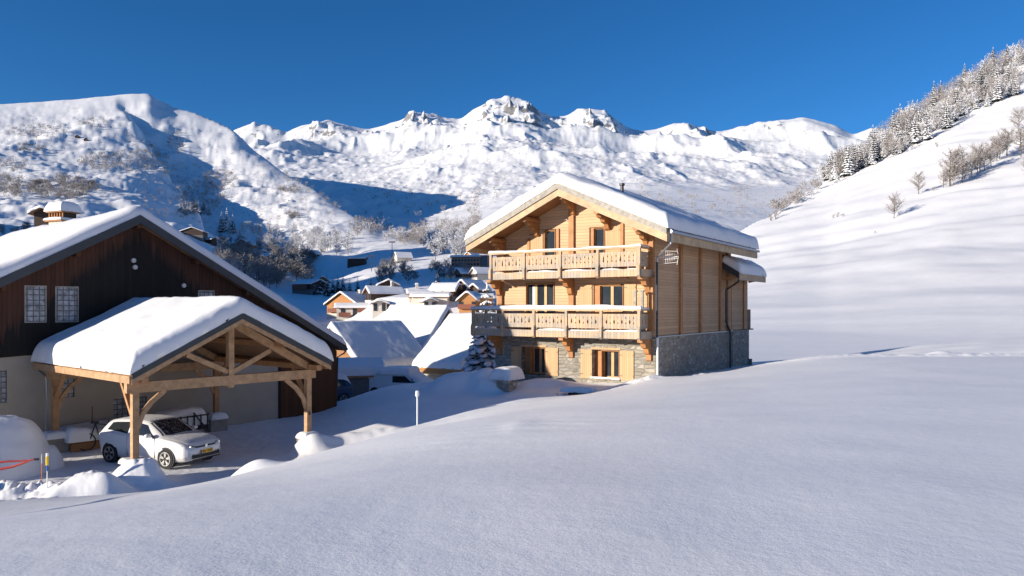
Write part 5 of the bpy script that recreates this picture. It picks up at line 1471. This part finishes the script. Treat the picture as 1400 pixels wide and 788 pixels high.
def hatchback(name, label, loc, rz, paint, covered=False):
    root = empty(name, loc, rz); tag(root, label, 'car')
    # body stations: x, z_bottom, z_shoulder, z_top, half widths: sill, belt, top
    ST_ = [(-1.94, .42, .80, .86, .60, .70, .62), (-1.90, .30, .92, 1.02, .72, .80, .66), (-1.78, .24, .97, 1.18, .80, .85, .64), (-1.55, .22, .985, 1.385, .84, .87, .60), (-1.2, .21, .985, 1.44, .855, .875, .60),
           (-.6, .20, .965, 1.465, .86, .875, .61), (0.0, .20, .95, 1.455, .86, .875, .61), (.25, .20, .945, 1.42, .86, .875, .60), (.75, .20, .935, 1.15, .86, .872, .66), (1.02, .20, .925, .985, .86, .868, .72),
           (1.3, .21, .90, .955, .855, .86, .70), (1.7, .22, .83, .895, .83, .83, .64), (1.95, .24, .72, .80, .76, .77, .55), (2.07, .28, .60, .70, .64, .66, .46), (2.11, .36, .52, .60, .5, .52, .36)]
    A = np.array(ST_)
    def stat(x):
        return [np.interp(x, A[:, 0], A[:, k]) for k in range(1, 7)]
    def pt(x, v, off=0):
        zb, zs, zt, ws, wb, wt = stat(x)
        prof = [(0, 0, zb), (1, ws * .92, zb), (1.6, ws, zb + .10), (2.4, (ws + wb) / 2 + .012, (zb + zs) / 2 + .03), (3.0, wb, zs - .09), (3.35, wb - .012, zs), (3.6, wb - .045, zs + (.02 if zt - zs > .1 else .4 * (zt - zs))),
                (4.6, wt + .035, zt - min(.06, (zt - zs) * .4)), (5.0, wt * .86, zt), (6.0, 0, zt + .015)]
        vs = [p[0] for p in prof]
        y = np.interp(v, vs, [p[1] for p in prof]); z = np.interp(v, vs, [p[2] for p in prof])
        return x, y, z
    xs = np.r_[np.linspace(-1.94, -1.5, 7), np.linspace(-1.3, .7, 12), np.linspace(.8, 1.9, 9), np.linspace(1.95, 2.11, 5)]
    vv = [0, .6, 1, 1.3, 1.6, 2, 2.4, 2.75, 3.0, 3.2, 3.35, 3.6, 4.1, 4.6, 4.8, 5, 5.5, 6]
    mb = MB(); V_ = []
    for x in xs:
        row = [pt(x, v) for v in vv]
        V_.append([(a, -b, c) for a, b, c in row] + [(a, b, c) for a, b, c in row[-2::-1]])
    m = len(V_[0]); flat = [p for r in V_ for p in r]; f = []
    for i in range(len(xs) - 1):
        for j in range(m - 1): f.append((i * m + j, (i + 1) * m + j, (i + 1) * m + j + 1, i * m + j + 1))
    f.append(tuple(range(m))); f.append(tuple((len(xs) - 1) * m + k for k in reversed(range(m))))
    body = mb.add(flat, f).build('body', CM_[paint], root, True)
    def patch(nm, quad, mat, off=.006, n=8, side=1, parent=None):
        """quad corners in (x, v): a lower-left, b lower-right, c upper-right, d upper-left"""
        a, b, c, d = quad; P = []
        for i in range(n + 1):
            for j in range(n + 1):
                u, w = i / n, j / n
                x = (a[0] * (1 - u) + b[0] * u) * (1 - w) + (d[0] * (1 - u) + c[0] * u) * w
                v = (a[1] * (1 - u) + b[1] * u) * (1 - w) + (d[1] * (1 - u) + c[1] * u) * w
                X, Y, Z = pt(x, v)
                nrm = Vector((0, 1, .25)) if v < 4.7 else Vector((0, .1, 1))
                if v > 4.65 and x > .2: nrm = Vector((.6, .1, .8))
                P.append((X + nrm.x * off, side * (Y + nrm.y * off) if abs(Y) > 1e-6 else 0, Z + nrm.z * off))
        F_ = [(i * (n + 1) + j, (i + 1) * (n + 1) + j, (i + 1) * (n + 1) + j + 1, i * (n + 1) + j + 1) for i in range(n) for j in range(n)]
        return MB().add(P, F_).build(nm, mat, parent or root, True)
    for sd in (-1, 1):
        patch('side_window', ((-.42, 3.68), (.80, 3.66), (.26, 4.5), (-.42, 4.55)), CM_['cglass'], side=sd)
        patch('side_window', ((-1.50, 3.85), (-.50, 3.68), (-.50, 4.55), (-1.36, 4.5)), CM_['cglass'], side=sd)
    # windscreen as one sheet across the car
    P = []; n = 8
    for i in range(n + 1):
        for j in range(n + 1):
            x = .98 - .70 * i / n; zb, zs, zt, ws, wb, wt = stat(x); y = (wt * .98) * (2 * j / n - 1)
            P.append((x + .012, y, zt + .022 - .012 * abs(2 * j / n - 1) ** 3 * 4))
    F_ = [(i * (n + 1) + j, (i + 1) * (n + 1) + j, (i + 1) * (n + 1) + j + 1, i * (n + 1) + j + 1) for i in range(n) for j in range(n)]
    MB().add(P, F_).build('windscreen', CM_['ice'], root, True)
    def sheet(nm, x0, x1, k, mat, lift):
        P = []
        for i in range(9):
            for j in range(9):
                x = x0 + (x1 - x0) * i / 8; zb, zs, zt, ws, wb, wt = stat(x); t = 2 * j / 8 - 1
                P.append((x, wt * k * t, zt + .015 * (1 - t * t) + lift * (1 - t ** 6) * (1 if 0 < i < 8 else .2)))
        F2 = [(i * 9 + j, (i + 1) * 9 + j, (i + 1) * 9 + j + 1, i * 9 + j + 1) for i in range(8) for j in range(8)]
        return MB().add(P, F2).build(nm, mat, root, True)
    if covered:
        sheet('roof_snow', -1.9, .3, 1.1, MT['snow'], .3); sheet('bonnet_snow', .3, 2.05, 1.15, MT['snow'], .22)
    else:
        sheet('roof_frost', -1.35, .2, .93, CM_['frost'], .012); sheet('bonnet_frost', 1.04, 1.93, 1.0, CM_['frost'], .012)
    # wheels
    for x in (-1.27, 1.28):
        for sd in (-1, 1):
            y = sd * .86
            w = MB().tube([(x, y - sd * .02, .335), (x, y + sd * .012, .335)], .362, 24).build('wheel_arch', CM_['black'], body)
            t = MB().tube([(x, y - sd * .19, .32), (x, y - sd * .0, .32), (x, y + sd * .028, .32)], .318, 28)
            wh = t.build('wheel', CM_['tyre'], root)
            rim = MB()
            for k in range(5):
                for dlt in (-.16, .16):
                    a0 = k * 2 * math.pi / 5 + .3; a1 = a0 + dlt
                    rim.beam((x + .05 * math.cos(a0), y + sd * .036, .32 + .05 * math.sin(a0)), (x + .215 * math.cos(a1), y + sd * .036, .32 + .215 * math.sin(a1)), .03, .016, (0, sd, 0))
            rn = 28
            for k in range(rn):
                a0, a1 = 2 * math.pi * k / rn, 2 * math.pi * (k + 1) / rn
                rim.beam((x + .218 * math.cos(a0), y + sd * .034, .32 + .218 * math.sin(a0)), (x + .218 * math.cos(a1), y + sd * .034, .32 + .218 * math.sin(a1)), .018, .022, (0, sd, 0))
            rim.build('rim', CM_['rim'], wh)
    # front end
    for sd in (-1, 1):
        hl = MB().add([(2.005, sd * .40, .655), (1.86, sd * .72, .70), (1.80, sd * .775, .765), (1.955, sd * .52, .745), (2.02, sd * .38, .715)], [(0, 1, 2, 3, 4)])
        for i, v in enumerate(hl.v): hl.v[i] = (v[0] + .075, v[1] * 1.03, v[2] - .005)
        o = hl.build('headlight', CM_['lamp'], root)
        MB().tube([(2.06, sd * .60, .715), (2.085, sd * .60, .715)], .032, 10).build('lens', CM_['chrome'], o)
        MB().add([(2.11, sd * .50, .34), (1.98, sd * .74, .36), (1.975, sd * .74, .44), (2.10, sd * .54, .42)], [(0, 1, 2, 3)]).build('fog_light', CM_['black'], root)
        mr = MB().tube([(.62, sd * .90, 1.02), (.60, sd * 1.0, 1.04), (.60, sd * 1.06, 1.03)], .075, 8, .06)
        mr.build('wing_mirror', CM_[paint], root, True)
    MB().box(2.08, 2.115, -.40, .40, .655, .70).build('grille', CM_['black'], root)
    MB().box(2.095, 2.135, -.56, .56, .33, .43).build('lower_grille', CM_['black'], root)
    MB().box(2.12, 2.15, -.60, .60, .265, .30).build('splitter', CM_['black'], root)
    MB().tube([(2.10, 0, .68), (2.128, 0, .68)], .055, 16).build('badge', CM_['chrome'], root)
    pl = MB().box(2.13, 2.15, -.26, .26, .455, .565).build('number_plate', CM_['plate'], root)
    MB().box(2.151, 2.153, -.26, -.215, .455, .565).build('plate_band', CM_['plateblue'], pl)
    for k in range(6):
        if k in (2,): continue
        MB().box(2.151, 2.154, -.17 + k * .07, -.135 + k * .07, .48, .54).build('plate_character', CM_['black'], pl)
    for sd in (-1, 1):
        MB().box(.14, .28, sd * .885 - .008, sd * .885 + .008, .78, .805).build('door_handle', CM_[paint], body)
        for x in (-.46, .78):
            MB().box(x, x + .008, sd * .868 - .012, sd * .868 + .012, .30, .93).build('door_gap', CM_['black'], body)
    return root
gp = lambda x, y: ground(x, y)
cx, cy = (-12.4 * 1.0 + .36, 24.45 + .74)
hatchback('hatchback', 'white five-door hatchback with frosted bonnet and yellow number plate parked under the carport', (-12.02, 25.15, ground(-12.02, 25.15) + .02), R(-23), 'white')
X, Y = pd(433, 42.5)
hatchback('snowed_in_car', 'dark blue car under a load of snow behind the right corner of the barn', (X, Y, ground(X, Y) + .02), R(215), 'blue', covered=True)

def van():
    X, Y = pd(548, 46.5); g = (HY - 549) / FPX * 46.5
    root = empty('van', (X, Y, ground(X, Y)), R(-14)); tag(root, 'pale van buried in smooth snow behind the drift, in front of the low garage', 'van')
    h = (HY - 503) / FPX * 46.5 - ground(X, Y)
    zz = h - .35
    prof = [(-2.3, .35), (-2.3, zz), (.7, zz), (1.25, zz - .55), (2.1, zz - .72), (2.25, .7), (2.2, .35)]
    MB().prism(prof, 'y', -.85, .85).build('body', CM_['white'], root)
    for y in (-.86, .855):
        MB().prism([(-.2, zz - .5), (-.2, zz - .1), (.62, zz - .1), (1.1, zz - .5)], 'y', y - .004, y + .01).build('side_window', CM_['cglass'], root)
    for x in (-1.4, 1.4):
        for s in (-1, 1): MB().tube([(x, s * .70, .32), (x, s * .88, .32)], .32, 16).build('wheel', CM_['tyre'], root)
    snow_slab('roof_snow', root, -2.4, .95, -.95, .95, lambda A, B: A * 0 + zz, .42, .3, 1, .07, lump=.03)
    snow_slab('bonnet_snow', root, .55, 2.35, -.92, .92, lambda A, B: zz - .05 - .55 * np.clip(A - .6, 0, 1.4), .34, .25, 2, .07, lump=.03)
    MB().tube([(1.2, -.92, zz - .5), (1.2, -1.1, zz - .45), (1.2, -1.12, zz - .2)], .03, 6).build('wing_mirror', CM_['black'], root)
van()

def m_heap(): return MT['snow']
def snow_heap(name, label, px, d, rx, ry, h, rz=0, sink=.25, seed=0, cat='snow heap'):
    X, Y = pd(px, d); n, m_ = 40, 28
    th, ph = np.meshgrid(np.linspace(0, 2 * np.pi, n), np.linspace(0, np.pi / 2, m_), indexing='ij')
    nx = np.cos(th) * np.sin(ph); ny = np.sin(th) * np.sin(ph); nz = np.cos(ph) ** .8
    k = 1 + .10 * fbm(nx * 2 + seed, ny * 2 + nz, 3)
    P = np.stack([nx * rx * k, ny * ry * k, nz * (h + sink) * k - sink], -1)
    me = grid_mesh(P); bm = bmesh.new(); bm.from_mesh(me); bmesh.ops.remove_doubles(bm, verts=bm.verts, dist=.002); bmesh.ops.recalc_face_normals(bm, faces=bm.faces); bm.to_mesh(me); bm.free()
    o = link_mesh(name, me, MT['snow'], None, True); o.location = (X, Y, ground(X, Y)); o.rotation_euler = (0, 0, rz)
    return tag(o, label, cat)
snow_heap('snow_heap', 'man-high rounded snow heap at the left edge, burying something beside the red sledge', -2, 23.0, 1.35, 1.5, 1.75, 0, seed=1)
snow_heap('snow_heap', 'small pointed snow lump leaning on the back left carport pier', 62, 24.0, .55, .5, .75, 0, seed=5)

def sledge():
    X, Y = pd(17, 21.6); z0 = (HY - 636) / FPX * 21.6
    root = empty('sledge', (X, Y, z0), R(8)); tag(root, 'bright red plastic sledge stuck in the snow heap at the far left', 'sledge')
    pts = [(-.62, 0, -.17), (-.3, 0, -.10), (0, 0, -.05), (.3, 0, .05), (.52, 0, .14), (.66, 0, .17)]
    mb = MB()
    for dz, k in ((0, 1), (.0, -1)):
        pass
    mb.tube([(p[0], -.05, p[2]) for p in pts], .04, 8, .02)
    mb.tube([(-.5, -.05, .03), (-.45, -.06, .09), (-.1, -.06, .12), (.2, -.05, .12), (.45, -.05, .13)], .035, 8, .02)
    mb.tube([(-.5, -.05, .03), (-.46, -.05, -.08), (-.4, -.05, -.13)], .035, 8, .03)
    mb.build('runner', CM_['red'], root)
    MB().tube([(.62, -.05, .16), (.74, -.05, .16)], .035, 8).build('grip', CM_['black'], root)
sledge()

def stake(px, d, h, name, label, bands, r=.02, cat='marker'):
    X, Y = pd(px, d); g = ground(X, Y)
    root = empty(name, (X, Y, g - .1)); tag(root, label, cat)
    for nm, a, b, mat, k in bands:
        MB().tube([(0, 0, a * h), (0, 0, b * h)], r * k, 8).build(nm, mat, root)
    return root
stake(64.5, 20.3, 1.0, 'marker_pole', 'slim marker pole with yellow cap and blue band in the broken snow at left', [('shaft', 0, .62, MT['whitepipe'], .6), ('blue_band', .56, .72, CM_['bluep'], 1.1), ('yellow_cap', .72, .96, CM_['yellow'], 1.7), ('snow_tip', .96, 1.05, MT['snow'], 1.5)], .022)
stake(57, 21.0, .9, 'marker_cane', 'thin orange tipped cane left of the yellow capped marker pole', [('shaft', 0, .7, CM_['orangep'], .5), ('tip', .7, 1, MT['whitepipe'], .5)], .018)
stake(570.5, 25.4, 1.25, 'garden_lamp', 'thin white post lamp with a small round head at the lit edge of the drift', [('post', 0, .92, MT['whitepipe'], 1), ('head', .92, 1.02, MT['whitepipe'], 2.6), ('snow_cap', 1.02, 1.07, MT['snow'], 2.2)], .026, 'lamp')
stake(762, 29.3, .42, 'wooden_stake', 'short pale wooden stake on the snow crest in front of the stone wall', [('shaft', 0, 1, MT['fascia'], 1)], .022)

def bicycle():
    X, Y = pd(138, 27.0); z0 = (HY - 606) / FPX * 27
    root = empty('bicycle', (X, Y, z0 + .1), R(20)); tag(root, 'dark blue and red bicycle half buried in snow against the beige wall', 'bicycle')
    MB().tube([(-.35, 0, .05), (-.18, 0, .62), (.28, 0, .55), (-.02, 0, .05), (-.18, 0, .62)], .028, 6).tube([(.26, 0, .66), (.36, 0, .2), (.42, 0, -.02)], .028, 6).build('frame', CM_['bluep'] if False else CM_['black'], root)
    MB().tube([(.28, -.26, .70), (.26, 0, .68), (.2, .26, .7)], .018, 6).build('handlebar', CM_['darkred'], root)
    MB().box(-.32, -.08, -.06, .06, .64, .70).build('saddle', CM_['black'], root)
    for x in (-.48, .46):
        pts = [(x + .31 * math.cos(a), 0, -.02 + .31 * math.sin(a)) for a in [k * 2 * math.pi / 20 for k in range(21)]]
        MB().tube(pts, .022, 6, cap=False).build('wheel', CM_['darkred'] if x > 0 else CM_['tyre'], root)
    MB().tube([(-.3, .1, .7), (-.3, .1, 1.25)], .015, 6).build('flag_rod', CM_['darkred'], root)
bicycle()
def kerb():
    a = P0 * KS + V * 6.6 * KS; b = a + U * 1.95
    root = empty('low_wall', (a.x, a.y, GZ * KS), BA); tag(root, 'low brown timber-edged wall with a long snow bank behind the white hatchback', 'low wall')
    MB().box(.35, 2.6, -.12, .12, -.2, .36).build('edge', VM['brown'], root)
    snow_slab('wall_snow', root, .2, 2.7, -.3, 1.2, lambda A, B: A * 0 + .36 + 0 * B, .45, .3, 4, .08, lump=.1)
kerb()
def cart():
    p = P0 * KS + V * 5.6 * KS + U * 3.9
    root = empty('garden_trailer', (p.x, p.y, GZ * KS), BA + .1); tag(root, 'small black railed trailer heaped with snow behind the white hatchback', 'trailer')
    MB().box(-.9, .9, -.5, .5, .45, .62).build('bed', CM_['black'], root)
    for k in range(7):
        MB().box(-.86 + k * .28, -.82 + k * .28, -.54, -.50, .5, 1.05).build('rail_post', CM_['black'], root)
    MB().box(-.9, .9, -.55, -.51, .98, 1.03).build('rail', CM_['black'], root)
    MB().beam((.2, -.6, 1.15), (.75, -.75, .35), .09, .05).build('tailboard', CM_['black'], root)
    for s in (-.45, .45): MB().tube([(0, s * 1.2 - .06, .25), (0, s * 1.2 + .06, .25)], .25, 16).build('wheel', CM_['tyre'], root)
    snow_slab('load_snow', root, -.95, .95, -.48, .55, lambda A, B: A * 0 + .62, .62, .35, 4, .06, lump=.06)
cart()
def planter():
    X, Y = pd(693, 34.3); z1 = (HY - 519) / FPX * 34.3
    root = empty('stone_planter', (X, Y, z1 - .9), R(-33)); tag(root, 'stone block corner jutting from the thick snow cap of the buried terrace', 'stone block')
    MB().box(-.34, .34, -.35, .3, 0, .9).build('block', MT['rubble'], root)
    snow_slab('block_snow', root, -.7, .5, -.5, .8, lambda A, B: A * 0 + .9, .55, .32, 6, .06, lump=.06)
planter()
def steps():
    X, Y = pd(800, 31.9); g = ground(X, Y)
    root = empty('firewood_stack', (X, Y, (HY - 536) / FPX * 31.9 - .12), R(-30)); tag(root, 'dark low pile of timber edging out of the snow below the right ground floor window', 'timber pile')
    rnd.seed(3)
    for k in range(7):
        x = -.75 + k * .24
        MB().tube([(x, -.12, rnd.uniform(-.02, .05)), (x + rnd.uniform(.3, .5), .2, rnd.uniform(.02, .1))], .06, 7).build('log', VM['darkwood'], root)
    snow_slab('pile_snow', root, -1.2, .35, -.05, .6, lambda A, B: A * 0 + .06, .22, .15, 2, .05, lump=.03)
steps()
# -- lift pylons and street lamps on the far slopes
def pole(px, y, h_px, name, label, cat, arm=True):
    p = hit(px, y, 90)
    if p is None: return
    h = h_px * p.y / FPX; r = max(.12, h * .02)
    root = empty(name, p); tag(root, label, cat, None)
    MB().tube([(0, 0, -1), (0, 0, h)], r, 6).build('mast', MT['darkpipe'], root)
    if arm: MB().box(-h * .22, h * .22, -r, r, h * .93, h).build('cross_arm', MT['darkpipe'], root)
pole(508, 372, 22, 'lift_pylon', 'dark lift pylon with cross arm in the middle of the shaded piste', 'pylon')
pole(536, 352, 20, 'lift_pylon', 'dark lift pylon beside the lone snowy-gabled house', 'pylon')
pole(204, 296, 7, 'street_lamp', 'tiny bracket lamp on the snowfield just above the barn ridge', 'lamp')
pole(243, 295, 8, 'lift_pylon', 'tiny pylon beside the spruce row above the barn roof', 'pylon', False)
pole(364, 268, 9, 'lift_pylon', 'single small pylon on the lit shoulder of the left hill', 'pylon')
for px, y, l in ((105, 137, 'left'), (52, 143, 'right')):
    pass
